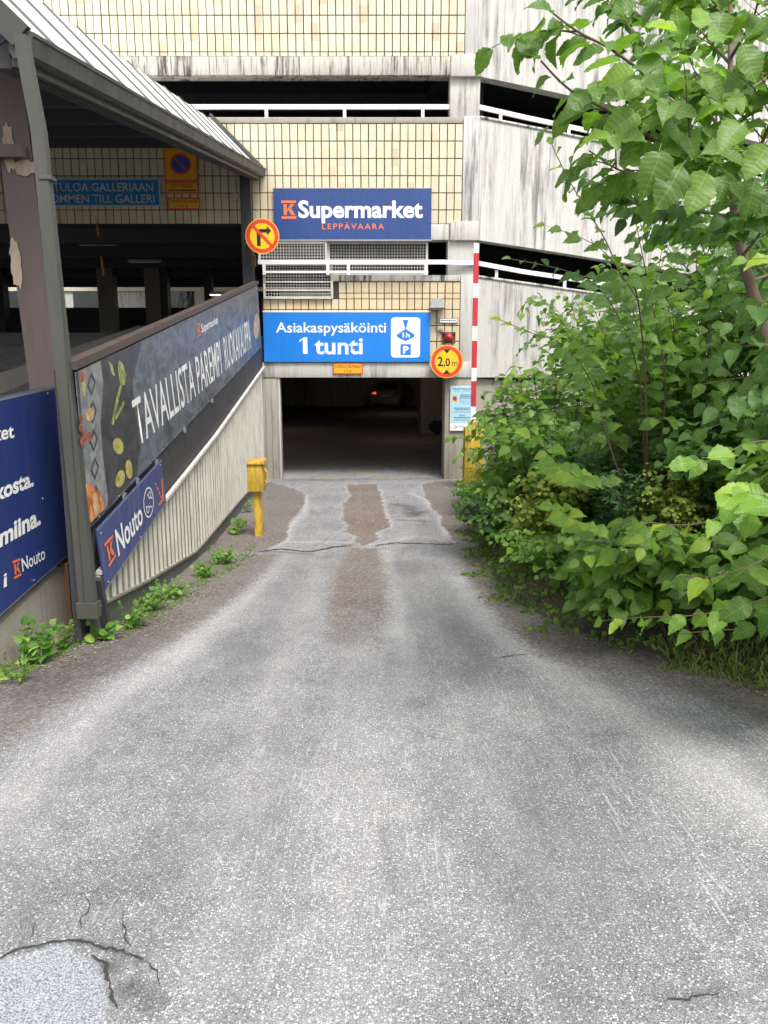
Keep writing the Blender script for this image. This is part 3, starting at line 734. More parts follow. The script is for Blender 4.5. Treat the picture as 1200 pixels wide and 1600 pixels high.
while y < y1c-.1:
    ye = min(y+step, y1c-.02)
    q0, q1 = ez(y), ez(ye)
    MB().hexa([(-2.40, y+.012, q0+.048), (-2.40, ye-.012, q1+.048), (-3.22, ye-.012, q1+.868), (-3.22, y+.012, q0+.868)],
              [(-2.39, y+.012, q0+.066), (-2.39, ye-.012, q1+.066), (-3.21, ye-.012, q1+.886), (-3.21, y+.012, q0+.886)]).build('roof_panel', M['roof'], can)
    MB().bar((-2.385, y, q0+.075), (-3.215, y, q0+.905), .02, .022, (1, -.1, 1)).build('roof_seam', M['seam'], can)
    MB().hexa([(-3.23, y, q0+.87), (-3.23, ye, q1+.87), (-12, ye, q1+.87), (-12, y, q0+.87)], [(-3.23, y, q0+.89), (-3.23, ye, q1+.89), (-12, ye, q1+.89), (-12, y, q0+.89)]).build('roof_panel', M['roof'], can)
    y += step; i += 1
# end flashing at the facade
MB().hexa([(-2.36, y1c-.16, ez(y1c)+.06), (-2.36, y1c+.02, ez(y1c)+.08), (-3.3, y1c+.02, ez(y1c)+1.0), (-3.3, y1c-.16, ez(y1c)+.98)],
          [(-2.33, y1c-.16, ez(y1c)+.10), (-2.33, y1c+.02, ez(y1c)+.12), (-3.27, y1c+.02, ez(y1c)+1.04), (-3.27, y1c-.16, ez(y1c)+1.02)]).build('end_flashing', M['grey_steel'], can)
# gutter: a folded profile along the eave
prof = [(-2.44,.06),(-2.30,.075),(-2.27,.065),(-2.27,.04),(-2.285,.03),(-2.30,-.07),(-2.34,-.09),(-2.42,-.09),(-2.44,-.05)]
vs, fs = [], []; ysg = [y0c-.03+(y1c-y0c+.03)*k/8 for k in range(9)]
for y in ysg: vs += [(x, y, ez(y)+z+random.uniform(-.003,.003)) for x, z in prof]
k = len(prof)
for i in range(8):
    for j in range(k): fs.append((i*k+j, i*k+(j+1) % k, (i+1)*k+(j+1) % k, (i+1)*k+j))
fs += [tuple(range(k))[::-1], tuple(range(8*k, 9*k))]
b = MB(); b.add(vs, fs); b.build('gutter', M['gutter'], can)
b = MB(); b.bar((-2.42, y0c, ez(y0c)-.11), (-2.42, y1c, ez(y1c)-.11), .05, .05); b.build('eave_board', M['grey_steel'], can)
b = MB(); b.bar((-2.52, y0c+.02, ez(y0c)-.05), (-2.52, y1c, ez(y1c)-.05), .12, .17); b.build('eave_beam', M['dark_steel'], can)
for i in range(7):
    y = y0c+.7+i*1.55
    MB().box(-12, -3.2, y, y+.12, ez(y)+.44, ez(y)+.715).build('roof_beam', M['under'], can)
MB().bar((-12, y0c+.08, ez(y0c)+.55), (-3.05, y0c+.08, ez(y0c)+.55), .12, .3).build('roof_beam', M['purple'], can)
MB().bar((-3.22, y0c-.03, ez(y0c)+.86), (-2.35, y0c-.03, ez(y0c)+.03), .05, .16, (0,0,1)).build('gable_flashing', M['gutter'], can)
# H column, faded purple, with bracket
def px_bar(name, P, wx, wy, m, parent, hsec=False):
    b = MB()
    for a, c in zip(P, P[1:]):
        a, c = Vector(a), Vector(c)
        def sec(p, x0, x1, y0, y1): return [(p.x+x0, p.y+y0, p.z), (p.x+x1, p.y+y0, p.z), (p.x+x1, p.y+y1, p.z), (p.x+x0, p.y+y1, p.z)]
        if hsec:
            for q in ((-wx/2, wx/2, -wy/2, -wy/2+.016), (-wx/2, wx/2, wy/2-.016, wy/2), (-.008, .008, -wy/2+.0165, wy/2-.0165)): b.hexa(sec(a, *q), sec(c, *q))
        else: b.hexa(sec(a, -wx/2, wx/2, -wy/2, wy/2), sec(c, -wx/2, wx/2, -wy/2, wy/2))
    return b.build(name, m, parent)
YP = 6.45
pt, pb = atY(20, 120, YP), atY(84, 640, YP)
dv = (pb-pt).normalized(); pb2 = pt+dv*((pt.z-rz(YP))/-dv.z+.1)
colr = px_bar('column', [pb2, pt-dv*.35], .24, .26, M['purple'], can, True)
bmid = atY(0, 238, YP-.16); br = px_bar('bracket', [atY(-40, 246, YP-.17), atY(-40, 229, YP-.17)], .02, .06, M['purple'], colr)
e = atY(40, 238, YP-.16); MB().box(e.x-.6, e.x, YP-.22, YP-.137, e.z-.045, e.z+.045).build('bracket', M['rust'] if False else M['purple'], colr)
for i, (bx_, by_, s1, s2) in enumerate(((22, 395, .04, .12), (25, 415, .05, .2), (14, 230, .05, .2), (38, 262, .1, .07))):
    c = atY(bx_, by_, YP-.137); blob('bare_patch', (c.x, YP-.1375-.001*i, c.z), s1, s2, M['bare'], colr, 20+i)
M['peel'] = None
# grey post of folded sheet with shoe
YG = 5.30
gp = [atY(x, y, YG) for x, y in ((139, 945), (127, 817), (103, 600), (83, 410), (62, 205), (34, 55))]
wds = (.135, .125, .112, .105, .10, .097)
b = MB()
for (a, wa), (c, wc) in zip(zip(gp, wds), zip(gp[1:], wds[1:])):
    b.hexa([(a.x-wa/2, YG-.02, a.z), (a.x+wa/2-.02, YG-.02, a.z), (a.x+wa/2-.02, YG+.05, a.z), (a.x-wa/2, YG+.05, a.z)], [(c.x-wc/2, YG-.02, c.z), (c.x+wc/2-.02, YG-.02, c.z), (c.x+wc/2-.02, YG+.05, c.z), (c.x-wc/2, YG+.05, c.z)])
post = b.build('post', M['grey_steel'], can)
for (a, wa) in ((gp[0], .16), (atY(75, 279, YG), .146)): MB().cbox(a.x-wa/2-.004+(.026 if wa<.15 else 0), a.x+wa/2-.014-(.026 if wa<.15 else 0), YG-.028, YG+.058, a.z-.012 if wa < .15 else a.z-.10, a.z+.012 if wa < .15 else a.z+.02, c=.004).build('post_shoe' if wa > .15 else 'joint_collar', M['grey_steel'], post)
MB().box(gp[2].x+.02, gp[2].x+.026, YG-.026, YG-.0205, gp[0].z, gp[3].z).build('fold_line', M['dark_steel'], post)
px_bar('column', [atY(395, 600, FY-.35), atY(383, 262, FY-.35)], .20, .2, M['dark_steel'], can)
c = atY(396, 408, FY-.46); MB().cbox(c.x-.05, c.x+.05, c.y-.02, c.y+.02, c.z-.11, c.z+.11).build('junction_box', M['rust'], can)
# hanging chains
for (px_, p0, p1, lb) in ((150, 340, 372, 'short brass chain hanging from the tiled band over the ramp'), (158, 402, 432, 'lower brass chain dangling in the dark ramp opening')):
    a, c = atY(px_, p0, FY-.1), atY(px_+4, p1, FY-.1); b = MB(); k = 9
    for i in range(k):
        q = a.lerp(c, i/k); b.tube([q+Vector((.02*cos(t*pi/3)*(i % 2), .02*cos(t*pi/3)*((i+1) % 2), .026*sin(t*pi/3))) for t in range(7)], .006, 5)
    o = b.build('hanging_chain', M['yellow'], None, True); prop(o, lb, 'chain')

# ------------------------------------------------------------------ fence wall between ramp and drive
FP = ((-2.12, 5.5), (-2.42, 15.4)); fdir = Vector((FP[1][0]-FP[0][0], FP[1][1]-FP[0][1], 0)).normalized(); fn = Vector((fdir.y, -fdir.x, 0)); 
if fn.x < 0: fn = -fn
def FS(px, py, o=0): return on(px, py, FP)+fn*o
wall = empty('ramp_side_wall', (FS(250, 900).x, FS(250, 900).y, FLOOR), 'low sloping side wall of pale ribbed sheet over a dark plinth between drive and ramp', 'wall')
tri_top = [(150, 895), (252, 784), (335, 680), (411, 573)]; rib_bot = [(150, 947), (157, 943), (228, 907), (305, 861), (375, 779), (411, 742)]
def lerp_at(pl, x):
    for (a, b), (c, d) in zip(pl, pl[1:]):
        if a <= x <= c: return b+(d-b)*(x-a)/(c-a)
    return pl[-1][1] if x > pl[-1][0] else pl[0][1]
def edge3(pl, x): return FS(x, lerp_at(pl, x))
pxs = [150+261*i/24 for i in range(25)]
b = MB()
for a, c in zip(pxs, pxs[1:]): b.prism([edge3(rib_bot, a), edge3(rib_bot, c), edge3(tri_top, c), edge3(tri_top, a)], fn*-.05)
b.build('ribbed_sheet', M['pan'], wall)
yy = FS(152, 900).y; ribs = []
rib_m = M['rib']
while yy < 15.3:
    p = Vector((FP[0][0]+(yy-FP[0][1])*(FP[1][0]-FP[0][0])/(FP[1][1]-FP[0][1]), yy, 1.)); px_ = proj((p.x, p.y, .3))[0]
    lo, hi = edge3(rib_bot, px_).z, edge3(tri_top, px_).z
    # refine at heights
    plo = edge3(rib_bot, proj((p.x, p.y, lo))[0]).z; phi = edge3(tri_top, proj((p.x, p.y, hi))[0]).z
    if phi-plo > .04:
        w1, w2, dpt = .017, .009, .022
        b = MB(); j = random.gauss(0, .002)
        q = lambda s, o, z: p+fdir*s+fn*(o+.001)-Vector((0, 0, p.z-z))
        b.hexa([q(-w1, 0, plo), q(w1, 0, plo), q(w2, dpt+j, plo), q(-w2, dpt+j, plo)], [q(-w1, 0, phi), q(w1, 0, phi), q(w2, dpt+j, phi), q(-w2, dpt+j, phi)])
        b.build('rib', rib_m, wall)
    yy += .158
b = MB()
for a, c in zip(pxs, pxs[1:]): b.bar(edge3(tri_top, a)+fn*.022, edge3(tri_top, c)+fn*.022, .04, .032)
b.build('top_trim', M['white_dirty'], wall)
b = MB()
for a, c in zip(pxs, pxs[1:]): b.bar(edge3(rib_bot, a)+fn*.016, edge3(rib_bot, c)+fn*.016, .035, .02)
b.build('bottom_trim', M['pan'], wall)
# plinth boards under the ribs
brk = [150, 186, 228, 262, 305, 340, 376, 414]
for a, c in zip(brk, brk[1:]):
    A_, C_ = edge3(rib_bot, a), edge3(rib_bot, c)
    A0 = Vector((A_.x, A_.y, gz(A_.y)-.08)); C0 = Vector((C_.x, C_.y, gz(C_.y)-.08)); g_ = fdir*.004
    MB().prism([A0+g_, C0-g_, C_-g_-Vector((0,0,.018)), A_+g_-Vector((0,0,.018))], fn*-.06).build('plinth_board', M['plinth'], wall)
# dark boards between banner and ribs
ban_bot = [(138, 824), (243, 722), (330, 625), (408, 541)]
for i, (a, c) in enumerate(zip([150+26.1*k for k in range(10)], [150+26.1*(k+1) for k in range(10)])):
    MB().prism([edge3(tri_top, a)+fn*-.012, edge3(tri_top, c)+fn*-.012, edge3(ban_bot, c)+fn*-.012, edge3(ban_bot, a)+fn*-.012], fn*-.04).build('dark_board', M['plank'] if 'plank' in M else M['dark_steel'], wall)
# ramp-side body and cap rail
tl, tr_ = FS(116, 578), FS(403, 444)
b = MB(); b.bar(tl+fn*-.03+Vector((0,0,.03)), tr_+fn*-.03+Vector((0,0,.03)), .09, .06); b.build('cap_rail', M['purple'] if False else M['galv2'] if 'galv2' in M else M['purple'], wall)
zb = lambda p: Vector((p.x, p.y, FLOOR))
MB().prism([zb(FS(118, 700)), zb(FS(410, 600)), FS(403, 446)-Vector((0,0,.02)), FS(117, 581)-Vector((0,0,.02))], fn*-.10).v
pp = [FS(118, 700), FS(408, 560)]
bk = MB(); a0, c0 = Vector(tl), Vector(tr_)
off = fn*-.09
bk.prism([Vector((a0.x, a0.y, gz(a0.y)-.1))+off, Vector((c0.x, c0.y, FLOOR))+off, c0+off, a0+off], fn*-.05); bk.build('back_panel', M['dark_steel'], wall)
MB().bar(FS(146, 905, .03), FS(160, 978, .03), .06, .05).build('end_trim', M['dark_steel'], wall)

# food banner
ban = empty('food_banner', FS(140, 824), 'long charcoal banner with food pictures and white slogan climbing along the ramp wall', 'banner')
bb = Board(FS(139, 826, .006), FS(408, 542, .006), FS(402, 446, .006), FS(116, 582, .006), (1, -.2, 0))
def slate_mat():
    m, t, b, o = newmat('printed_slate'); g = N(t); p = g.pos()
    n = g.noise(g.pos((1,.6,1)), 5, 8, .72, 1.2); n2 = g.noise(p, 38, 4, .7, .6)
    col = g.mix(g.ramp(n, .38, .72), (.055,.068,.088), (.20,.215,.25)); col = g.mix(g.math('MULTIPLY', g.ramp(n2, .56, .74), g.ramp(n, .4, .6)), col, (.42,.44,.47))
    t.links.new(col, b.inputs['Base Color']); b.inputs['Roughness'].default_value = .42
    t.links.new(g.bump(g.noise(p, 2.2, 2), .5, .03), b.inputs['Normal']); return m
M['slate'] = slate_mat()
def vine_mat(name, c1, c2, sc=14, thr=(.4,.65)):
    m, t, b, o = newmat(name); g = N(t); n = g.noise(g.pos(), sc, 4, .6, .8)
    t.links.new(g.mix(g.ramp(n, *thr), c1, c2), b.inputs['Base Color']); b.inputs['Roughness'].default_value = .42; return m
M['pr_dark'] = vine_mat('printed_dark_cloth', (.03,.033,.04), (.07,.07,.08), 5); M['pr_cloth'] = vine_mat('printed_grey_cloth', (.16,.17,.18), (.30,.31,.32), 8)
M['pr_green'] = vine_mat('printed_green', (.16,.22,.05), (.42,.46,.16)); M['pr_tom'] = vine_mat('printed_tomato', (.40,.07,.025), (.75,.38,.12), 9); M['pr_olive'] = vine_mat('printed_olive', (.26,.25,.05), (.58,.53,.18), 20)
M['pr_onion'] = vine_mat('printed_onion', (.42,.26,.10), (.66,.50,.26), 12); M['pr_red'] = vine_mat('printed_red', (.22,.04,.03), (.42,.14,.09), 22)
bb.plate('sheet', M['slate'], ban, .004)
# picture part: px -> uv on the banner
def uvof(px, py):
    p = FS(px, py); best = None
    a, b_, c_, d_2 = bb.c
    u = (p-a).dot(fdir)/((b_-a).dot(fdir)); 
    for _ in range(4):
        lo = a.z*(1-u)+b_.z*u; hi = d_2.z*(1-u)+c_.z*u; v = (p.z-lo)/(hi-lo)
        L = (a.lerp(d_2, v)).dot(fdir); R = (b_.lerp(c_, v)).dot(fdir); u = (p.dot(fdir)-L)/(R-L)
    return u, v
UV = lambda L: [uvof(*p) for p in L]
bb.poly('picture', UV([(117,581),(175,553),(220,534),(205,600),(218,700),(212,742),(141,822)]), M['pr_dark'], ban, .0012)
bb.poly('picture', UV([(121,580),(155,563),(160,600),(155,660),(160,720),(167,780),(166,793),(141,815),(132,750)]), M['pr_cloth'], ban, .0018)
diam = []
for i in range(5):
    cx_, cy_ = 141+i*1.8, 600+i*44; h = 19; ww = 7
    o_ = [(cx_-ww, cy_+3), (cx_, cy_-h), (cx_+ww, cy_-3), (cx_, cy_+h)]; q_ = [(cx_-ww*.6, cy_+2), (cx_, cy_-h*.62), (cx_+ww*.6, cy_-2), (cx_, cy_+h*.62)]
    for k in range(4): diam.append(UV([o_[k], o_[(k+1) % 4], q_[(k+1) % 4], q_[k]]))
bb.polys('picture', diam, M['pr_dark'], ban, .0026)
def ell(cx_, cy_, rx, ry, rot=0, n=18):
    return UV([(cx_+rx*cos(a)*cos(rot)-ry*sin(a)*sin(rot), cy_+rx*cos(a)*sin(rot)+ry*sin(a)*cos(rot)) for a in [2*pi*k/n for k in range(n)]])
bb.polys('picture', [ell(183,697,8,13,-.2), ell(186,748,7,14,.25), ell(200,733,5.5,15,-.1), ell(129,600,3,20,-.05)], M['pr_olive'], ban, .003)
bb.polys('picture', [UV([(184,563),(190,568),(195,585),(193,602),(186,600),(182,575)]), UV([(186,600),(189,602),(180,640),(176,664),(172,663),(180,620)]), UV([(176,655),(192,625),(193,632),(180,655)]), UV([(167,563),(174,570),(178,588),(173,585)])], M['pr_green'], ban, .003)
bb.polys('picture', [UV([(127+2,755),(140,757),(152,768),(160,785),(161,795),(150,806),(139.5,817),(134,790)])], M['pr_tom'], ban, .0034)
bb.polys('picture', [ell(138,648,6.5,11), UV([(146,770),(151,778),(152,800),(147,806),(143,790)])], M['pr_onion'], ban, .004)
bb.polys('picture', [ell(126,588,4,9), ell(124,668,3,8), ell(131,680,3.5,9), ell(138,683,3,8), ell(126,690,3,8), ell(119.5+5,655,2.4,8)], M['pr_red'], ban, .0038)
bb.polys('picture', [ell(400,510,4.5,20,.03)], M['pr_onion'], ban, .003)
def wboard(pl): return Board(*[FS(x, y, .006) for x, y in pl], (1, -.2, 0))
tb = wboard([(215, 697), (392, 543), (389, 499), (204, 627)])
write(tb, 'TAVALLISTA PAREMPI', 0, .585, 0, 1, M['letter'], ban, .006); write(tb, 'RUOKAKAUPPA', .625, 1, 0, 1, M['letter'], ban, .006)
sb = wboard([(307, 527), (340, 507), (339, 491), (306, 507)]); klogo(sb, 0, .16, 0, 1, ban); write(sb, 'Supermarket', .19, 1, .15, .85, M['letter'], ban, .02)
bolts(bb, [(.02+.048*i, .015) for i in range(21)]+[(.25+.03*i, .985) for i in range(25)], ban, .008)
for x_, y_ in ((192, 775), (243, 722), (287, 672), (213, 752), (330, 626)): 
    c = FS(x_, y_, .012); MB().box(c.x-.012, c.x+.012, c.y-.02, c.y+.02, c.z-.025, c.z+.025).build('clip', M['galv'], ban)
# pick-up sign under it
nou = empty('pickup_sign', FS(155, 921), 'narrow slanting navy sign with orange K and the word Nouto, low on the ramp wall', 'sign', 'navy Nouto signs')
del nou['group']
nbd = Board(FS(155, 922, .05), FS(252, 785, .05), FS(244, 718, .05), FS(140, 828, .05), (1, -.2, 0))
nbd.plate('plate', M['navy2'], nou, .012)
nbd.polys('edge', [[(0,0),(1,0),(1,.025),(0,.025)], [(0,.975),(1,.975),(1,1),(0,1)]], M['galv'], nou, .001)
def nuv(px, py):
    bb2 = nbd; p = FS(px, py, .05); a, b_, c_, d3 = bb2.c; u = (p-a).dot(fdir)/((b_-a).dot(fdir))
    for _ in range(5):
        lo = a.lerp(b_, u).z; hi = d3.lerp(c_, u).z; v = (p.z-lo)/(hi-lo); L = a.lerp(d3, v).dot(fdir); R = b_.lerp(c_, v).dot(fdir); u = (p.dot(fdir)-L)/(R-L)
    return u, v
def nboard(pl): return Board(*[FS(x, y, .052) for x, y in pl], (1, -.2, 0))
kb = nboard([(159, 887), (170, 870), (165, 835), (151, 850)]); klogo(kb, 0, 1, 0, 1, nou)
nbw = nboard([(174, 869), (214, 815), (209, 782), (168, 829)]); write(nbw, 'Nouto', 0, 1, 0, 1, M['letter'], nou, .02)
cc = nuv(223, 785); a_ = nuv(223, 758); rb_ = nuv(231, 777)
ru, rv = abs(rb_[0]-cc[0])*.95, abs(a_[1]-cc[1])
nbd.polys('emblem', ringpolys(cc[0], cc[1], ru, rv*.95, .9), M['letter'], nou, .003)
sq = []
r_ = random.Random(5)
for i in range(9):
    u0_, v0_ = cc[0]+r_.uniform(-.45,.45)*ru, cc[1]+r_.uniform(-.55,.55)*rv; du, dv_ = r_.uniform(-.4,.4)*ru, r_.uniform(-.3,.3)*rv
    sq.append([(u0_, v0_), (u0_+du, v0_+dv_), (u0_+du+.006, v0_+dv_+.02), (u0_+.006, v0_+.02)])
for k in (-.3, .35): sq += ringpolys(cc[0]+k*ru, cc[1]-.35*rv*(1 if k < 0 else -1), ru*.3, rv*.22, .7, 14)
nbd.polys('emblem', sq, M['letter'], nou, .0032)
nbd.polys('dashes', [[nuv(x, y), nuv(x+2.4, y+1), nuv(x+2.4, y+5), nuv(x, y+4)] for x, y in ((233, 754), (236, 761), (239, 768), (242, 774))]+[[nuv(243,749), nuv(245,748), nuv(247,777), nuv(245,779)], [nuv(239,787), nuv(247,776), nuv(247,780), nuv(240,791)]], M['korange'], nou, .003)
bolts(nbd, [(.03,.08),(.03,.9),(.5,.06),(.97,.08),(.96,.92)], nou)

# big navy sign at the left edge, its concrete base
LP = ((-2.52, 3.0), (-2.52, 7.0))
L3 = lambda px, py, o=0: on(px, py, LP)+Vector((o, 0, 0))
TRc, BRc, TLc, BLc = L3(83, 603), L3(113, 856), L3(0, 621), L3(0, 956)
ext = 2.3
TL2, BL2 = TRc+(TLc-TRc)*ext, BRc+(BLc-BRc)*ext
lsg = empty('pickup_billboard', BRc, 'large navy billboard at the left edge with white words cut off by the photo edge', 'billboard')
lb = Board(BL2+Vector((.03,0,0)), BRc+Vector((.03,0,0)), TRc+Vector((.03,0,0)), TL2+Vector((.03,0,0)), (1,0,0))
lb.plate('plate', M['navy'], lsg, .02)
lb.polys('edge', [[(0,0),(1,0),(1,.006),(0,.006)], [(0,.988),(1,.988),(1,1),(0,1)], [(.994,.007),(1,.007),(1,.987),(.994,.987)]], M['galv'], lsg, .001)
def lboard(pl, ex=1.): 
    bl, br, tr, tl_ = [L3(x, y, .03) for x, y in pl]
    return Board(br+(bl-br)*ex, br, tr, tr+(tl_-tr)*ex, (1,0,0))
write(lboard([(0, 686), (15, 683), (13, 662), (0, 664)], 9), 'Supermarket', 0, 1, 0, 1, M['letter'], lsg, .025)
write(lboard([(0, 777), (46, 758), (43, 733), (0, 751)], 2.05), 'verkosta.', 0, 1, 0, 1, M['letter'], lsg, .035)
write(lboard([(0, 850), (57, 818), (54, 790), (0, 821)], 1.7), 'valmiina.', 0, 1, 0, 1, M['letter'], lsg, .035)
k2 = lboard([(15, 905), (26, 899), (24, 872), (12, 877)]); klogo(k2, 0, 1, 0, 1, lsg)
write(lboard([(28, 893), (64, 873), (62, 853), (26, 873)]), 'Nouto', 0, 1, 0, 1, M['letter'], lsg, .01)
write(lboard([(0, 917), (3.5, 915), (3, 893), (0, 895)], 1.6), 'i', 0, 1, 0, 1, M['letter'], lsg, .02)
bolts(lb, [(.9, .97), (.985, .975), (.985, .7), (.985, .3), (.985, .03), (.72, .03), (.8,.42)], lsg, .008)
base = empty('concrete_base_wall', (-2.6, 4.5, 0), 'low stained concrete wall under the large navy billboard', 'wall')
cb_ = [Vector((-2.52, 1.2, -.3)), Vector((-2.52, BRc.y-.12, gz(6)-.3)), L3(100, 885), L3(0, 975)]; q4 = L3(0, 975)+(L3(0, 975)-L3(100, 885))*2.2; cb_ = [Vector((-2.52, q4.y, -.3)), Vector((-2.52, L3(100, 885).y, -.9)), L3(100, 885), q4]
MB().prism(cb_, (-.22, 0, 0)).build('wall_body', M['conc_low'], base)
MB().bar(L3(98, 880, .01)+Vector((0,.02,0)), Vector((-2.51, L3(98, 880).y+.02, gz(6)-.1)), .05, .06, (1,0,0)).build('edge_angle', M['rust'], base)
MB().prism([Vector((-2.53, L3(100,885).y+.05, -.8)), Vector((-2.53, 6.0, -.8)), L3(116, 868), L3(101, 884)], (-.1, 0, 0)).build('end_plate', M['rust'], base)
bxx = L3(60, 700)
MB().prism([L3(85, 606, -.06), L3(113, 850, -.06), BL2+Vector((-.06,0,.1)), TL2+Vector((-.06,0,-.02))], (-.06, 0, 0)).build('back_board', M['dark_steel'], lsg)

# ------------------------------------------------------------------ signs on the facade
def fboard(px0, py0, px1, py1, off):             # px left/top, right/bottom
    a, c, d, e = F(px0, py1, off), F(px1, py1, off), F(px1, py0, off), F(px0, py0, off)
    x0, x1 = (a.x+e.x)/2, (c.x+d.x)/2
    y = FY-off; return Board((x0, y, a.z), (x1, y, a.z), (x1, y, e.z), (x0, y, e.z), (0,-1,0))
s = empty('supermarket_sign', F(550, 374, .1), 'navy supermarket sign with orange K logo on the tiled facade', 'sign')
B1 = fboard(428, 295, 674, 374, .10); 
b = MB(); c0 = B1.c; b.box(c0[0].x, c0[1].x, FY-.10, FY-.02, c0[0].z, c0[2].z).build('panel', M['navy3'], s)
for i in range(1): pass
bx('frame_rail', M['galv'], s, c0[0].x-.01, c0[1].x+.01, FY-.105, FY-.02, c0[0].z-.03, c0[0].z-.002)
bx('frame_rail', M['galv'], s, c0[0].x-.01, c0[1].x+.01, FY-.105, FY-.02, c0[2].z+.002, c0[2].z+.02)
klogo(B1, .048, .142, .41, .77, s); write(B1, 'Supermarket', .155, .945, .44, .77, M['letter'], s, .03)
write(B1, 'LEPPÄVAARA', .305, .70, .205, .315, M['korange'], s, .01, space=1.35)
s = empty('customer_parking_sign', F(540, 565, .1), 'bright blue one hour customer parking sign over the garage door', 'sign')
B2 = fboard(412, 488, 672, 565.5, .09); c0 = B2.c
bx('panel', M['blue'], s, c0[0].x, c0[1].x, FY-.09, FY-.02, c0[0].z, c0[2].z)
bx('top_edge', M['white'], s, c0[0].x-.005, c0[1].x+.005, FY-.095, FY-.02, c0[2].z+.001, c0[2].z+.03)
write(B2, 'Asiakaspysäköinti', .075, .735, .60, .80, M['letter'], s, .012); write(B2, 'tunti', .305, .595, .165, .50, M['letter'], s, .02); B2.polys('lettering', [[(.235,.165),(.262,.165),(.262,.50),(.243,.50),(.235,.46)], [(.235,.46),(.243,.50),(.215,.44),(.215,.395)]], M['letter'], s, .0025)
def rrect(u0, v0, u1, v1, ru, rv, n=6):
    L = []
    for cx_, cy_, a in ((u1-ru, v1-rv, 0), (u0+ru, v1-rv, pi/2), (u0+ru, v0+rv, pi), (u1-ru, v0+rv, 1.5*pi)):
        L += [(cx_+ru*cos(a+pi/2*i/n), cy_+rv*sin(a+pi/2*i/n)) for i in range(n+1)]
    return L
B2.poly('disc_panel', rrect(.765, .09, .94, .90, .02, .07), M['letter'], s, .003)
B2.polys('disc_symbol', [[(.835,.85),(.87,.85),(.853,.64)], [(.80,.55),(.853,.67),(.908,.55),(.905,.51),(.853,.42),(.80,.51)], rrect(.822, .14, .885, .36, .006, .02)], M['blue'], s, .005)
write(B2, 'h', .855, .878, .495, .595, M['letter'], s, .02, .007); B2.poly('lettering', [(.835,.495),(.843,.495),(.843,.595),(.837,.595),(.830,.57),(.835,.575)], M['letter'], s, .007); write(B2, 'P', .838, .872, .175, .325, M['letter'], s, .04, .007)
bolts(B2, [(.22,.98),(.43,.98),(.64,.98),(.02,.05),(.44,.04),(.33,.06),(.98,.5)], s)

def plate_sign(name, px0, py0, px1, py1, off, m_face, m_edge, label, cat, th=.006, eu=.03, ev=.06):
    Bq = fboard(px0, py0, px1, py1, off); s = empty(name, Bq.P(.5, 0), label, cat)
    Bq.plate('plate', m_edge, s, th); Bq.poly('face', rrect(eu, ev, 1-eu, 1-ev, eu, ev, 3), m_face, s, .0015); return s, Bq
s, Bq = plate_sign('height_plate', 520.5, 567.5, 567, 584.5, .075, M['sorange'], M['red'], 'small orange plate reading Korkeus reunassa under the bright blue sign', 'sign', ev=.09)
write(Bq, 'KORKEUS REUNASSA', .06, .94, .58, .84, M['black'], s, .0, .003); write(Bq, '1.7 m', .38, .62, .16, .42, M['black'], s, 0, .003)
s, Bq = plate_sign('height_plate', 262, 309, 312, 327, .05, M['sorange'], M['red'], 'small orange plate reading Korkeus reunassa under the no parking sign', 'sign', ev=.09)
write(Bq, 'KORKEUS REUNASSA', .06, .94, .58, .84, M['black'], s, 0, .003); write(Bq, '1.7 m', .38, .62, .16, .42, M['black'], s, 0, .003)
s, Bq = plate_sign('private_area_plate', 258.5, 284.5, 310, 302, .05, M['sorange'], M['red'], 'orange plate reading Yksityisalue between the no parking sign and the lowest plate', 'sign', ev=.09)
write(Bq, 'YKSITYISALUE', .16, .84, .5, .86, M['black'], s, 0, .003); Bq.polys('fine_print', [[(.08+i*.045,.2),(.115+i*.045,.2),(.115+i*.045,.34),(.08+i*.045,.34)] for i in range(19)], M['black'], s, .003)
s, Bq = plate_sign('no_parking_sign', 256, 229.5, 308.5, 283, .05, M['sorange'], M['red'], 'square yellow no parking sign with a blue and red disc under the canopy', 'sign', eu=.035, ev=.035)
Bq.poly('disc', circ(.5, .5, .31, .305), M['red'], s, .003); Bq.poly('disc', circ(.5, .5, .25, .245), M['tblue'], s, .005); Bq.poly('slash', [(.30,.66),(.345,.70),(.70,.34),(.655,.30)], M['red'], s, .007)
Bq = fboard(20, 279, 250, 322.5, .05); s = empty('welcome_sign', Bq.P(.5, 0), 'wide blue welcome sign in Finnish and Swedish half hidden behind the grey post', 'sign')
Bq.plate('plate', M['letter_g'], s, .01); Bq.poly('face', [(.008,.045),(.992,.045),(.992,.955),(.008,.955)], M['cyan'], s, .0015)
write(Bq, 'TERVETULOA GALLERIAAN', .075, .955, .545, .84, M['letter_g'], s, .004, .003); write(Bq, 'VÄLKOMMEN TILL GALLERI', .075, .96, .13, .425, M['letter_g'], s, .004, .003)
for x_ in (368.5, 377.5):
    a = F(x_, 307); o = MB().cbox(a.x-.05, a.x+.05, FY-.06, FY-.0005, a.z-.055, a.z+.055, c=.008).build('junction_box', M['white_dirty'], None, True); prop(o, 'small white junction box %s on the shaded tiles' % ('nearer the no parking sign' if x_ < 370 else 'nearer the dark corner column'), 'junction box', 'pair of small white boxes on the tiles')

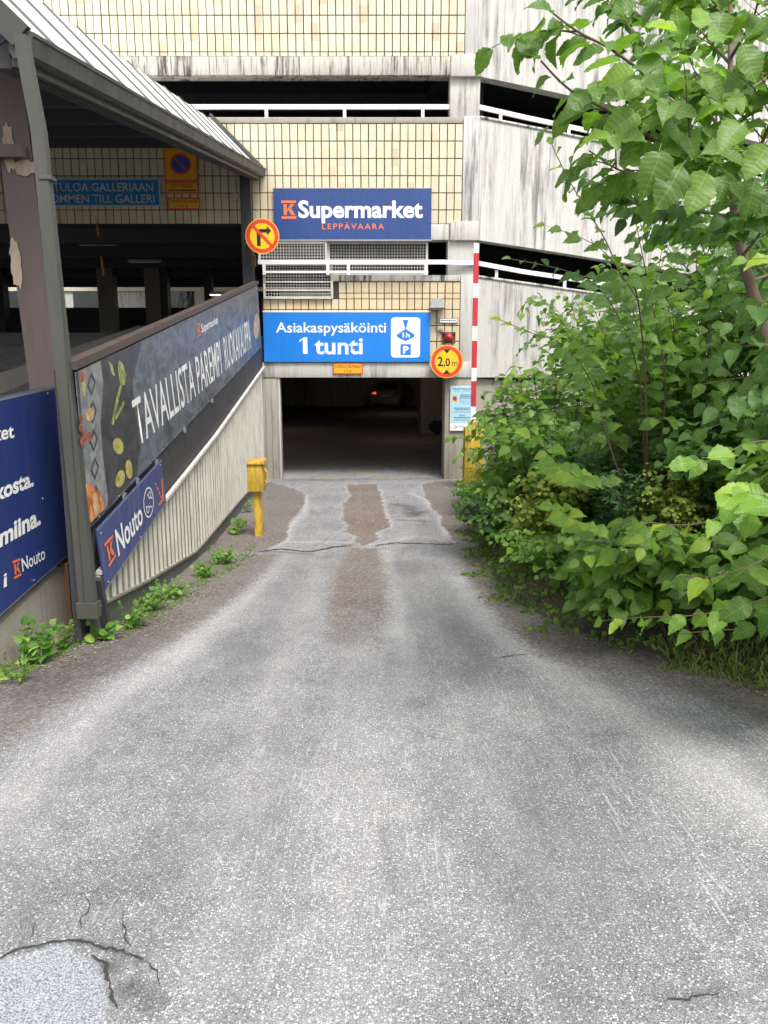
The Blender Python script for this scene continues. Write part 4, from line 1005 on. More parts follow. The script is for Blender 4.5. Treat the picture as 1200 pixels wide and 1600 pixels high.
def round_sign(name, px, py, r, Y, label):
    c = atY(px, py, Y); R = r/1200*proj(c)[2]
    t = empty(name, c, label, 'traffic sign'); Bq = Board(c+Vector((-R,0,-R)), c+Vector((R,0,-R)), c+Vector((R,0,R)), c+Vector((-R,0,R)), (0,-1,0))
    MB().tube([c+Vector((0,.0,0)), c+Vector((0,.02,0))], R, 48).build('disc', M['galv'], t)
    Bq.poly('rim', circ(.5, .5, .5, .5, 56), M['syellow'], t, .001); Bq.poly('ring', circ(.5, .5, .475, .475, 56), M['red'], t, .003); Bq.poly('face', circ(.5, .5, .365, .365, 48), M['syellow'], t, .005)
    return t, Bq, R
t, Bq, R = round_sign('no_right_turn_sign', 409.8, 369, 26.5, 15.0, 'round yellow and red no right turn sign beside the dark corner column')
arrow = [[(.34,.22),(.45,.22),(.45,.55),(.34,.60)], [(.34,.60),(.45,.55),(.50,.60),(.50,.70),(.44,.70),(.37,.67)], [(.50,.60),(.64,.60),(.64,.70),(.50,.70)], [(.64,.52),(.77,.65),(.64,.78)]]
Bq.polys('arrow', arrow, M['black'], t, .007); Bq.poly('slash', [(.21,.75),(.27,.81),(.80,.26),(.74,.20)], M['red'], t, .009)
c = Bq.P(.5, .5); MB().bar(c+Vector((-.25,.05,.1)), c+Vector((.2,.05,.1)), .04, .03).build('bracket', M['galv'], t); MB().bar(c+Vector((-.25,.04,.1)), c+Vector((-.25,.45,.1)), .04, .03).build('bracket', M['galv'], t)
t, Bq, R = round_sign('height_limit_sign', 698, 565, 25.5, FY-.22, 'round yellow height limit sign reading 2,0 m at the right of the garage door')
Bq.polys('wedge', [[(.39,.865),(.61,.865),(.5,.745)], [(.39,.135),(.61,.135),(.5,.255)]], M['black'], t, .007)
write(Bq, '2', .22, .385, .37, .645, M['black'], t, .02, .007); write(Bq, ',0', .40, .60, .37, .60, M['black'], t, .02, .007); write(Bq, 'm', .655, .83, .37, .56, M['black'], t, .0, .007)
c = Bq.P(.5, .5)
for z_ in (.12, -.12): MB().bar(c+Vector((0,.02,z_)), c+Vector((0,.20,z_)), .04, .03).build('bracket', M['galv'], t)
# private area notice
Bq = fboard(703.5, 603, 740.5, 673, .06); s = empty('parking_notice', Bq.P(.5, 0), 'pale blue private parking notice on the pier behind the barrier pole', 'notice')
Bq.plate('plate', M['letter'], s, .006); Bq.poly('face', rrect(.015, .17, .985, .99, .04, .02), M['pale_blue'], s, .0015)
write(Bq, 'YKSITYISALUE', .10, .92, .905, .95, M['ink'], s, .01, .003)
def lines(L, m, r=random.Random(3)):
    P = []
    for v, u0, u1, h in L:
        u = u0
        while u < u1: wq = r.uniform(.03, .09); P.append([(u, v), (min(u+wq, u1), v), (min(u+wq, u1), v+h), (u, v+h)]); u += wq+.014
    Bq.polys('fine_print', P, m, s, .003)
lines([(.865,.18,.84,.012)], M['greyink']); lines([(.79,.40,.92,.018),(.757,.42,.9,.016),(.722,.38,.94,.018),(.50,.14,.88,.018),(.465,.2,.8,.018)], M['ink'])
lines([(.68,.36,.92,.010),(.65,.4,.9,.010),(.62,.36,.9,.010),(.59,.5,.8,.010),(.43,.1,.9,.010),(.405,.14,.86,.010),(.25,.2,.8,.010),(.225,.15,.85,.010)], M['greyink']); lines([(.285,.16,.86,.02)], M['ink'])
write(Bq, '60 €', .40, .62, .325, .365, M['ink'], s, .01, .003)
Bq.poly('symbol', [(.08,.645),(.30,.645),(.30,.80),(.08,.80)], M['syellow'], s, .003); Bq.poly('symbol', circ(.19, .722, .09, .055, 20), M['red'], s, .005); Bq.poly('symbol', circ(.19, .722, .062, .037, 20), M['tblue'], s, .007)
Bq.polys('logo', [[(.18,.10),(.215,.10),(.23,.125),(.2,.13)], [(.24,.07),(.30,.075),(.33,.11),(.27,.095)], [(.2,.06),(.23,.05),(.25,.07),(.21,.08)]], M['ink'], s, .003)
write(Bq, 'PARKKI', .38, .9, .075, .105, M['ink'], s, 0, .003, space=1.3)
Bq = fboard(686.5, 497.5, 715.5, 504.5, .03); s = empty('name_plate', Bq.P(.5, 0), 'tiny white plate with one line of print above the red alarm', 'sign'); Bq.plate('plate', M['ink'], s, .008); Bq.poly('face', [(.03,.1),(.97,.1),(.97,.9),(.03,.9)], M['letter'], s, .002)
lines([(.42,.08,.92,.22)], M['black'], random.Random(9))
# flood light, socket, alarm
c = F(683, 474, .12); s = empty('wall_lamp', c, 'grey boxy wall lamp at the right end of the bright blue sign', 'lamp')
hd = MB(); hd.hexa([(c.x-.14, c.y-.14, c.z-.075), (c.x+.14, c.y-.14, c.z-.075), (c.x+.13, c.y+.10, c.z-.075), (c.x-.13, c.y+.10, c.z-.075)], [(c.x-.09, c.y-.08, c.z+.09), (c.x+.09, c.y-.08, c.z+.09), (c.x+.09, c.y+.1, c.z+.09), (c.x-.09, c.y+.1, c.z+.09)]); hd.build('hood', M['plast_grey'], s)
MB().cbox(c.x-.15, c.x+.15, c.y-.15, c.y+.1, c.z-.10, c.z-.076, c=.008).build('rim', M['galv'], s); MB().cbox(c.x-.12, c.x+.12, c.y-.12, c.y+.08, c.z-.115, c.z-.101, c=.005).build('glass', M['letter_g'], s)
MB().tube([(c.x, c.y+.05, c.z-.11), (c.x, FY-.02, c.z-.2), (c.x, FY-.02, c.z-.52)], .014, 8).build('conduit', M['plast_grey'], s)
c = F(688.5, 516.5, .03); o = MB().tube([c+Vector((0,.03,0)), c, c+Vector((0,-.03,0))], [.045,.045,.03], 14).build('round_socket', M['plast_grey'], None, True); prop(o, 'small round grey socket left of the red alarm', 'socket')
c = F(701, 527, .02); s = empty('alarm_light', c, 'round red alarm on a dark square plate beside the height limit sign', 'alarm')
MB().cbox(c.x-.135, c.x+.135, FY-.03, FY-.0005, c.z-.11, c.z+.10, c=.008).build('back_plate', M['rust'], s)
MB().box(c.x-.135, c.x+.135, FY-.07, FY-.0315, c.z+.06, c.z+.10).build('hood', M['dark_steel'], s)
k = Vector((0,-1,0)); MB().tube([c+k*.01, c+k*.05, c+k*.09, c+k*.12], [.085,.085,.06,.02], 20).build('dome', M['lamp_red'], s, True)

# ------------------------------------------------------------------ barrier and yellow post
YB = 14.6
b0, b1 = atY(739, 664, YB), atY(744.5, 380, YB)
bar = empty('boom_barrier', Vector((atY(736, 700, YB).x, YB, FLOOR)), 'red and white boom barrier standing upright on a yellow cabinet in the bushes', 'barrier')
cbx = atY(736.5, 745, YB)
x0_, x1_ = atY(725, 700, YB).x, atY(755, 700, YB).x; zt = atY(736, 668, YB).z
MB().cbox(x0_, x1_, YB-.15, YB+.2, FLOOR, zt, c=.015).build('cabinet', M['yellow'], bar, True)
MB().cbox(x0_+.045, x1_-.045, YB-.163, YB-.151, FLOOR+.12, zt-.08, c=.005).build('door', M['yellow'], bar, True)
dd = b1-b0; ys_ = [665, 657, 635, 594, 573, 530, 507, 463, 441, 395, 380]
ss = [(y_-665)/(380-665) for y_ in ys_]
for i, (a, c) in enumerate(zip(ss, ss[1:])):
    MB().bar(b0+dd*(a+.0004), b0+dd*(c-.0004), .095, .035, (0,1,0)).build('boom_stripe', M['white'] if i in (1, 3, 5, 7, 9) or i == 0 else M['boomred'], bar) if False else None
segs = [(665, 635, 'w'), (635, 594, 'r'), (594, 573, 'w'), (573, 530, 'r'), (530, 507, 'w'), (507, 463, 'r'), (463, 441, 'w'), (441, 395, 'r'), (395, 380, 'w')]
for a, c, k in segs:
    f_ = lambda y_: (y_-665)/(380-665)
    MB().bar(b0+dd*(f_(a)+.0004), b0+dd*(f_(c)-.0004), .095 if k == 'w' else .093, .04, (0,1,0)).build('boom_stripe', M['white'] if k == 'w' else M['boomred'], bar)
c = atY(740, 666, YB); MB().cbox(c.x-.10, c.x+.09, YB-.05, YB+.05, c.z-.12, c.z+.09, c=.012).build('boom_clamp', M['yellow'], bar)
g0 = ground(405, 836)
yp = empty('card_reader_post', g0, 'chipped yellow box on a yellow post by the ribbed wall', 'post')
yy = g0.y; d_yp = proj(g0)[2]; wpx = d_yp/1200
MB().cbox(g0.x-5.8*wpx, g0.x+5.8*wpx, yy-.05, yy+.05, FLOOR-.02, atY(400, 764, yy).z, c=.006).build('pole', M['yellow'], yp)
x0_, x1_ = atY(388.5, 740, yy).x, atY(412, 740, yy).x; za, zb_ = atY(400, 766.5, yy).z, atY(400, 724, yy).z
MB().cbox(x0_, x1_, yy-.13, yy+.13, za, zb_, c=.012).build('box', M['yellow'], yp, True)
MB().hexa([(x0_-.015, yy-.155, zb_+.004), (x1_+.03, yy-.155, zb_+.004), (x1_+.03, yy+.14, zb_+.004), (x0_-.015, yy+.14, zb_+.004)], [(x0_-.01, yy-.15, zb_+.02), (x1_+.03, yy-.15, zb_+.035), (x1_+.03, yy+.14, zb_+.06), (x0_-.01, yy+.14, zb_+.045)]).build('lid', M['yellow'], yp)
c = Vector((x1_+.004, yy, (za+zb_)/2)); MB().tube([c+Vector((.0,.0,-.12)), c+Vector((.045,-.02,-.08)), c+Vector((.05,-.02,.07)), c+Vector((0,0,.12))], .012, 8).build('handle', M['yellow'], yp)

# ------------------------------------------------------------------ cars parked in the dark
def car(loc, rz_, label, paintm):
    t = empty('parked_car', loc, label, 'car')
    def part(name, fn, m, sm=False):
        b = MB(); fn(b)
        R_ = Matrix.Rotation(rz_, 3, 'Z'); b.v = [tuple(R_ @ Vector(v)+Vector(loc)) for v in b.v]; return b.build(name, m, t, sm)
    # rear looks to -y
    prof = [(-2.15,.38,.80),(-2.2,.62,.84),(-2.12,.95,.83),(-1.95,1.05,.80),(-1.5,1.38,.62),(-.9,1.46,.60),(.3,1.42,.60),(1.0,1.02,.76),(1.9,.88,.78),(2.15,.62,.78),(2.12,.36,.74)]
    def body(b):
        vs = []; 
        for y, z, hw_ in prof: vs += [(-hw_, y, z), (hw_, y, z)]
        n_ = len(prof); top = list(vs)
        bot = [(sx*.82, y, .25) for y, z, h in prof for sx in (-1, 1)]
        belt = [(sx*.86, y, min(z, .80)) for y, z, h in prof for sx in (-1, 1)]
        V_ = top+belt+bot; F_ = []
        for i in range(n_-1): F_.append((2*i, 2*i+1, 2*i+3, 2*i+2))
        for off_a, off_b in ((0, 2*n_), (2*n_, 4*n_)):
            for i in range(n_-1):
                for s_ in (0, 1): F_.append((off_a+2*i+s_, off_a+2*i+2+s_, off_b+2*i+2+s_, off_b+2*i+s_))
        F_ += [(0, 1, 2*n_+1, 2*n_), (2*n_, 2*n_+1, 4*n_+1, 4*n_)]
        b.add(V_, F_)
    part('body', body, paintm, True)
    part('rear_window', lambda b: b.hexa([(-.60,-1.93,1.08),(.60,-1.93,1.08),(.60,-1.9,1.06),(-.60,-1.9,1.06)], [(-.5,-1.53,1.37),(.5,-1.53,1.37),(.5,-1.5,1.35),(-.5,-1.5,1.35)]), M['carglass'])
    for sx in (-1, 1):
        part('side_window', lambda b: b.hexa([(sx*.865,-1.6,.86),(sx*.865,.85,.86),(sx*.80,.85,.86),(sx*.80,-1.6,.86)], [(sx*.66,-1.35,1.32),(sx*.66,.25,1.32),(sx*.60,.25,1.32),(sx*.60,-1.35,1.32)]), M['carglass'])
        part('tail_lamp', lambda b: b.hexa([(sx*.55,-2.20,.78),(sx*.83,-2.16,.80),(sx*.83,-2.08,.80),(sx*.55,-2.1,.78)], [(sx*.6,-2.15,.90),(sx*.83,-2.08,.97),(sx*.83,-2.0,.97),(sx*.6,-2.05,.9)]), M['taillight'] if sx < 0 else M['lamp_red'])
        for yw in (-1.35, 1.35):
            w_ = part('wheel', lambda b: b.tube([(sx*.88,yw,.32),(sx*.66,yw,.32)], .32, 20), M['tyre'])
            q = MB().tube([(sx*.89,yw,.32),(sx*.80,yw,.32)], .19, 14); R_ = Matrix.Rotation(rz_, 3, 'Z'); q.v = [tuple(R_ @ Vector(v)+Vector(loc)) for v in q.v]; q.build('rim', M['galv'], w_)
    part('bumper', lambda b: b.cbox(-.82,.82,-2.28,-2.1,.32,.58,c=.04), paintm, True); part('number_plate', lambda b: b.box(-.26,.26,-2.30,-2.285,.64,.75), M['letter'])
cc = atY(621, 637, 43.5); car((cc.x, 43.5+2.2, FLOOR), radians(-18), 'dark silver hatchback with a lit red tail lamp at the back of the basement', M['carpaint'])
cc = atY(487, 600, 56); car((cc.x, 57.5, FLOOR), radians(90), 'pale car parked furthest back at the left of the basement', M['carpaint'])

for i, (x_, y_) in enumerate(((-3.6, 21.5), (.5, 24.6), (-3.6, 28), (1.0, 38.2))):
    c = Vector((x_, y_, 1.44)); t = empty('strip_lamp', c, ('nearest', 'second', 'third', 'farthest')[i]+' warm strip lamp under the basement ceiling behind the lintel', 'lamp', 'basement strip lamps behind the lintel')
    MB().cbox(x_-.6, x_+.6, y_-.06, y_+.06, 1.455, 1.499, c=.008).build('housing', M['galv'], t)
    MB().tube([(x_-.57, y_, 1.44), (x_+.57, y_, 1.44)], .015, 8).build('tube', M['lamp_warm'], t)
# ------------------------------------------------------------------ vegetation
XB = [(-2, 7.5), (1.5, 4.6), (2.6, 3.4), (3.6, 2.75), (4.3, 2.3), (5.0, 1.8), (5.7, 1.42), (6.5, 1.2), (7.8, 1.14), (10, 1.25), (12, 1.38), (14, 1.55), (16.6, 1.75)]
def xb(y):
    for (a, b_), (c_, d_2) in zip(XB, XB[1:]):
        if y <= c_: return b_+(d_2-b_)*(max(y, a)-a)/(c_-a)
    return XB[-1][1]
def bankz(x, y):
    s_ = x-xb(y); g_ = gz(y)+.02
    if s_ < 0: return g_-.03
    return g_ + min(1.5, .52*s_ + .05*sin(x*4+y*3)*min(1, s_*2)+.035*sin(y*9+x)*min(1, s_*3))
vs, fs = [], []; nyb, nxb = 70, 30
for j in range(nyb+1):
    y = -2+j*(20.0)/nyb
    for i in range(nxb+1):
        s_ = -.06+(i/nxb)**1.6*9; x = xb(y)+s_; vs.append((x, y, bankz(x, y) if s_ > 0 else gz(y)-.02))
for j in range(nyb):
    for i in range(nxb): a = j*(nxb+1)+i; fs.append((a, a+1, a+nxb+2, a+nxb+1))
prop(link('bank', mesh(vs, fs), M['soil'], None, True), kind='structure')

def make_leaf(kind, rows, curl, fold, wav, seed):
    r = random.Random(seed); vs, uv = [], []
    def hw(t):
        if kind == 'elm': return .60*(sin(pi*min(1, t**.82))**.85)*(1-.25*t) * (1 if t < .8 else 1-.55*(t-.8)/.2)
        if kind == 'lance': return .13*sin(pi*t**.8)**.8
        if kind == 'round': return .50*sin(pi*t**.75)**.7
        if kind == 'blade': return .035*(1-t)**.5
        return .42*sin(pi*t**.75)**.9
    hwv = lambda t: .5*hw(t) if kind == 'elm' else hw(t)
    hwv2 = (lambda t: hw(t)*.62) if kind == 'elm' else hw
    for i in range(rows+1):
        t = i/rows; h = max(.0, hwv2(t)); 
        if kind == 'elm' and rows > 9 and 0 < i < rows: h *= 1.06 if i % 2 else .95
        bend = -curl*t*t; sx = wav*.05*sin(t*7+seed)
        for s_ in (-1, 0, 1):
            x = s_*h + .03*sin(3*t+seed); z = bend + abs(s_)*h*fold + (s_*sx) + (abs(s_)*wav*.03*sin(t*19+s_+seed) if rows > 5 else 0)
            vs.append((x, t*(1-.12*curl), z)); uv.append((s_*h, t))
    fs = []
    for i in range(rows):
        for k in (0, 1): a = i*3+k; fs.append((a, a+1, a+4, a+3))
    return np.array(vs), fs, np.array(uv)
_LV = {}
def leafset(kind, rows):
    if (kind, rows) not in _LV:
        _LV[(kind, rows)] = [make_leaf(kind, rows, c_, f_, w_, sd) for sd, (c_, f_, w_) in enumerate(((.15,.35,1.), (.40,.2,1.3), (.05,.55,.8), (.28,.1,1.6), (.5,.4,.7)))]
    return _LV[(kind, rows)]
_LM = {}
def leafmesh(kind, rows, v, mk):
    k = (kind, rows, v, mk)
    if k not in _LM:
        V_, F_, U_ = leafset(kind, rows)[v]; n0 = len(V_)
        V2 = list(map(tuple, V_)) + [(-.008,-.16,0), (.008,-.16,0), (.008,.02,.004), (-.008,.02,.004)]
        me = bpy.data.meshes.new('leaf'); me.from_pydata(V2, [], F_+[(n0, n0+1, n0+2, n0+3)])
        ul = me.uv_layers.new(name='leaf'); U2 = np.vstack([U_, [[.2,.2]]*4])
        for l in me.loops: ul.data[l.index].uv = U2[l.vertex_index]
        me.polygons.foreach_set('use_smooth', [True]*len(me.polygons)); me.materials.append(M[mk]); _LM[k] = me
    return _LM[k]
def basis(d, n):
    d = d.normalized(); x = d.cross(n)
    if x.length < 1e-3: x = d.cross(Vector((1, 0, .1)))
    x.normalize(); z = x.cross(d).normalized(); return x, d, z
class Plant:
    def __init__(s, name, loc, label, cat, group=None):
        s.root = empty(name, loc, label, cat, group); s.L = []; s.tw = MB(); s.loc = Vector(loc); s.nb = 0; s.face = -.5
    def leaf(s, p, d, n, size, kind, mk): s.L.append((p, d, n, size, kind, mk))
    def shoot(s, pts, size, sp, kind='elm', mk='elm', rad=.004, droop=.25, start=.1, young=0, seedside=1, flat_=.5, wood='twig', own=False, taper=True):
        pts = [Vector(p) for p in pts]
        # smooth the path
        P_ = []
        for i in range(len(pts)-1):
            p0, p1, p2, p3 = pts[max(i-1, 0)], pts[i], pts[i+1], pts[min(i+2, len(pts)-1)]
            for k in range(4):
                t = k/4; P_.append(.5*((2*p1)+(p2-p0)*t+(2*p0-5*p1+4*p2-p3)*t*t+(3*p1-p0-3*p2+p3)*t**3))
        P_.append(pts[-1]); Ls = [0]
        for a, c in zip(P_, P_[1:]): Ls.append(Ls[-1]+(c-a).length)
        T = Ls[-1]
        rs = [rad*(1-.75*l/T) for l in Ls]
        if own:
            MB().tube(P_, rs, 7).build('branch', M[wood], s.root, True)
        else: s.tw.tube(P_, rs, 4, False)
        def at(l):
            for i in range(len(Ls)-1):
                if Ls[i+1] >= l: 
                    t = (l-Ls[i])/max(1e-6, Ls[i+1]-Ls[i]); return P_[i].lerp(P_[i+1], t), (P_[i+1]-P_[i]).normalized()
            return P_[-1], (P_[-1]-P_[-2]).normalized()
        l = T*start; side = seedside
        while l < T+.001 and size > 0:
            p, t = at(l); fr = l/T
            sd = t.cross(Vector((0, 0, 1)))
            if sd.length < .2:
                a_ = random.uniform(0, 2*pi); sd = Vector((cos(a_), sin(a_), 0))
            sd.normalize()
            last = l+sp > T
            d = (t if last else t*.55+sd*side*.95)+Vector((random.gauss(0,.18), random.gauss(0,.18), random.gauss(-droop,.2)))
            nrm = Vector((random.gauss(0,flat_), random.gauss(s.face,flat_), 1.)) 
            sz = size*random.uniform(.75, 1.12)*(1-.45*max(0, fr-.75)/.25 if taper else 1)
            s.leaf(p+d.normalized()*sz*.14, d, nrm, sz, kind, ('elm_young' if young and fr > 1-young else mk))
            side = -side; l += sp*random.uniform(.75, 1.25)
        return at
    def finish(s, maxind=300, minpx=10, rows_near=14, rows_far=5, wood='twig', stem_name='stem'):
        sc_ = []
        for L in s.L:
            q = proj(L[0]); px_ = L[3]*1200/q[2] if q[2] > .3 else 0
            vis = -40 < q[0] < 1240 and -40 < q[1] < 1640
            sc_.append((px_ if vis else 0))
        order = sorted(range(len(s.L)), key=lambda i: -sc_[i])
        ind = set(i for i in order[:maxind] if sc_[i] >= minpx)
        VV, FF, UU, MI, RN = [], [], [], [], []; mats = []; nv = 0
        for i, (p, d, n, sz, kind, mk) in enumerate(s.L):
            x, y, z = basis(Vector(d), Vector(n)); v = random.randrange(5)
            if i in ind:
                rows = rows_near if sc_[i] > 22 else 7
                o = bpy.data.objects.new('leaf', leafmesh(kind, rows, v, mk)); COL.objects.link(o); o.parent = s.root
                o.matrix_local = Matrix.Translation(Vector(p)-s.loc) @ Matrix((x, y, z)).transposed().to_4x4() @ Matrix.Scale(sz, 4)
            else:
                rows = rows_far if sc_[i] > 6 or kind == 'elm' else 2
                V_, F_, U_ = leafset(kind, rows)[v]
                R_ = np.array([x, y, z]); W = V_@R_*sz+np.array(p)-np.array(s.loc)
                VV.append(W); FF.append(np.array(F_)+nv); UU.append(U_); nv += len(V_)
                if mk not in mats: mats.append(mk)
                MI += [mats.index(mk)]*len(F_); RN += [random.random()]*len(V_)
        if VV:
            V_ = np.vstack(VV); Q_ = np.vstack(FF); me = npmesh('leaf_mass', V_, Q_, 4)
            U_ = np.vstack(UU)[Q_.ravel()]; ul = me.uv_layers.new(name='leaf'); ul.data.foreach_set('uv', U_.astype(np.float32).ravel())
            at = me.attributes.new('rnd', 'FLOAT', 'POINT'); at.data.foreach_set('value', np.array(RN, np.float32))
            for mk in mats: me.materials.append(M[mk])
            me.polygons.foreach_set('material_index', MI); me.polygons.foreach_set('use_smooth', [True]*len(me.polygons))
            o = bpy.data.objects.new('foliage', me); COL.objects.link(o); o.parent = s.root; o['kind'] = 'stuff'
        if s.tw.v: q = s.tw.build(stem_name, M[wood], s.root, True); 
        if s.tw.v and len(s.tw.v) > 60: q['kind'] = 'stuff'
U_ = random.uniform
def shrub(name, x, y, r, h, n, size, sp, label, cat, kind='elm', mk='elm', side=2, young=0, lean=(-.35,-.3), group=None, maxind=120, droop=.25, wood='twig', upright=.5, start=.25, flat_=.5, rad=.006, shoot_l=.45):
    z0 = bankz(x, y); P = Plant(name, (x, y, z0), label, cat, group)
    for i in range(n):
        a = 2*pi*i/n+U_(-.4,.4); rr = r*sqrt(U_(.05, 1)); hh = h*U_(.6, 1.05)*(1-.35*(rr/r)**2)
        b_ = Vector((x+cos(a)*rr*.25, y+sin(a)*rr*.25, 0)); b_.z = bankz(b_.x, b_.y)-.02
        tip = Vector((x+cos(a)*rr+lean[0]*h*.3, y+sin(a)*rr+lean[1]*h*.3, z0+hh))
        mid = b_.lerp(tip, .5)+Vector((U_(-.06,.06), U_(-.06,.06), h*.10))
        tip2 = tip+Vector((cos(a)*.18*r+lean[0]*.12, sin(a)*.18*r+lean[1]*.12, -upright*.10*h))
        at = P.shoot([b_, mid, tip, tip2], size, sp, kind, mk, rad, droop, start, young if random.random() < .5 else 0, 1, flat_)
        Lt = (tip-b_).length
        for k in range(side):
            p, t = at(Lt*U_(.3, .85)); aa = U_(0, 2*pi); sl = shoot_l*U_(.5, 1.1)
            e = p+Vector((cos(aa)*sl+lean[0]*sl*.5, sin(aa)*sl+lean[1]*sl*.6, U_(-.05,.35)*sl)); m_ = p.lerp(e, .5)+Vector((0, 0, .08*sl))
            P.shoot([p, m_, e], size*.95, sp, kind, mk, rad*.55, droop, .12, young if random.random() < .4 else 0, 1, flat_)
    P.finish(maxind, wood=wood)
    return P

# --- the near elm whose crown hangs into the top right corner
gb = Vector((2.35, 3.55, bankz(2.35, 3.55)-.05))
el = Plant('elm_tree', gb, 'nearest elm tree, its pale brown trunk forking at the right edge and big leaves hanging over the corner', 'tree')
el.face = -.9; el.root['label'] = 'nearest elm with pale brown forked trunk and big leaves hanging into the top right corner'
tp = [gb, C(1235, 760, 3.55), C(1190, 500, 3.5), C(1163, 415, 3.5), C(1148, 330, 3.5), C(1140, 262, 3.52), C(1141, 150, 3.6), C(1142, 20, 3.7), C(1138, -120, 3.8), C(1150, -300, 3.9)]
MB().tube(tp, [.042,.032,.027,.024,.021,.016,.013,.011,.009,.005], 12).build('trunk', M['bark'], el.root, True)
def br(pts, rad, size=.135, n=5, sl=.45, young=0, own=True, sp=.06, mk='elm', wood='bark', leafstart=.3):
    at = el.shoot(pts, size, sp, 'elm', mk, rad, .3, leafstart, young, 1, .55, wood, own)
    tot = sum((Vector(b_)-Vector(a)).length for a, b_ in zip(pts, pts[1:]))
    for k in range(int(n*1.9)):
        p, t = at(tot*U_(.15, .97)); sd = t.cross(Vector((0,0,1))); sd = sd.normalized() if sd.length > .1 else Vector((1,0,0))
        s_ = 1 if k % 2 else -1; l = sl*U_(.5, 1.1)
        e = p+(t*.6+sd*s_*.7+Vector((U_(-.2,.2), U_(-.2,.2), U_(-.25,.15)))).normalized()*l
        el.shoot([p, p.lerp(e, .5)+Vector((0,0,.03)), e], size*U_(.85,1.05), sp*.95, 'elm', mk, rad*.35, .35, .15, 0, s_, .5)
br([C(1141,180,3.57), C(1075,165,3.1), C(1010,117,2.75), C(953,76,2.55), C(899,47,2.42), C(845,5,2.35)], .011, .135, 6, .28)
br([C(1140,262,3.52), C(1085,235,3.15), C(1020,215,2.9), C(955,175,2.75), C(890,140,2.6), C(845,95,2.5)], .012, .135, 6, .30)
br([C(1141,120,3.6), C(1105,125,3.3), C(1085,110,3.0), C(1072,70,2.85)], .006, .13, 2, .2)
br([C(1140,300,3.5), C(1110,270,3.2), C(1050,262,2.95), C(980,270,2.8), C(920,235,2.7)], .010, .13, 5, .3)
br([C(1145,330,3.5), C(1200,200,3.2), C(1240,90,3.0), C(1260,-20,2.9)], .011, .13, 6, .35)
br([C(1142,30,3.7), C(1080,-10,3.2), C(1010,-30,2.9), C(930,-40,2.7)], .010, .13, 7, .3)
br([C(1142,90,3.65), C(1180,20,3.2), C(1190,-60,3.0)], .009, .13, 5, .35)
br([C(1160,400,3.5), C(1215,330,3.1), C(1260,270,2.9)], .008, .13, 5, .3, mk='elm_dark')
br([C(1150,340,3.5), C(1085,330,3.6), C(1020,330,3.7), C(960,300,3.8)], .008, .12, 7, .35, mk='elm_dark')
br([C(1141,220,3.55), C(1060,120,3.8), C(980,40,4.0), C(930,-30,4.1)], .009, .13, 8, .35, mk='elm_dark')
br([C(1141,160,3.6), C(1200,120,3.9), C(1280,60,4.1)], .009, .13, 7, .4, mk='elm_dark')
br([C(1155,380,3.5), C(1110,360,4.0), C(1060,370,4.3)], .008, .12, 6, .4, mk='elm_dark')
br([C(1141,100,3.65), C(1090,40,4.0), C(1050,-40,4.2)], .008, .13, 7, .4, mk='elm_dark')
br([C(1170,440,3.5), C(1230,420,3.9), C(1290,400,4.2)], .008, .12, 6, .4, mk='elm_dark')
# bright young shoots
el.shoot([C(1078,215,2.75), C(1073,150,2.7), C(1068,95,2.68), C(1060,55,2.65)], .115, .05, 'elm', 'elm_young', .004, .1, .1, 1, -1, .35, taper=False)
for x_, y_, an in ((1050,50,2.7),(1085,45,1.5),(1040,82,3.0),(1092,95,-.4),(1060,118,3.4),(1098,60,.5)):
    el.leaf(C(x_+8, y_, 2.6), Vector((cos(an)*.8, .1, sin(an)*.5)), Vector((.1,-.7,.8)), .11, 'elm', 'elm_young')
for x_, y_, an in ((1090,722,3.1),(1105,715,.1),(1150,780,-2.0),(1185,770,-.8),(1175,800,-1.6)):
    el.leaf(C(x_, y_, 2.7), Vector((cos(an)*.9, -.1, sin(an)*.7)), Vector((.1,-.6,.8)), .11, 'elm', 'elm_young')
el.shoot([C(1175,420,3.0), C(1215,405,2.8), C(1165,405,2.7)], .11, .09, 'elm', 'elm_young', .003, .2, .5, 1)
# leaves seen flat on, right of the fork
for px_, py_, d_2, sz, ang in ((1020,275,2.5,.16,-1.9), (1055,300,2.5,.17,-2.2), (1095,310,2.55,.165,-2.0), (1150,235,2.6,.15,-2.4), (985,215,2.6,.15,-2.6), (1150,110,2.7,.15,-1.2), (1045,205,2.6,.14,-2.7), (1170,320,2.8,.14,-1.7), (1120,60,2.8,.14,-1.9), (1190,270,2.7,.15,-2.2)):
    el.leaf(C(px_+10, py_-40, d_2), Vector((cos(ang)*.8, -.25, sin(ang)*.8)), Vector((U_(-.3,.3), -1, .35+U_(-.2,.3))), sz, 'elm', 'elm')
for pts in ([C(1265,590,3.3), C(1215,545,3.15), C(1165,535,3.1), C(1120,560,3.1)], [C(1270,500,3.3), C(1215,470,3.15), C(1175,480,3.1), C(1140,505,3.1)], [C(1265,680,3.4), C(1215,625,3.2), C(1165,610,3.2), C(1115,640,3.2)], [C(1270,420,3.3), C(1225,560,3.1), C(1200,620,3.1)]):
    el.shoot(pts, .13, .05, 'elm', 'elm_dark', .004, .35, .1, 0, 1, .5)
el.finish(300, rows_far=7, wood='twig', stem_name='twig')

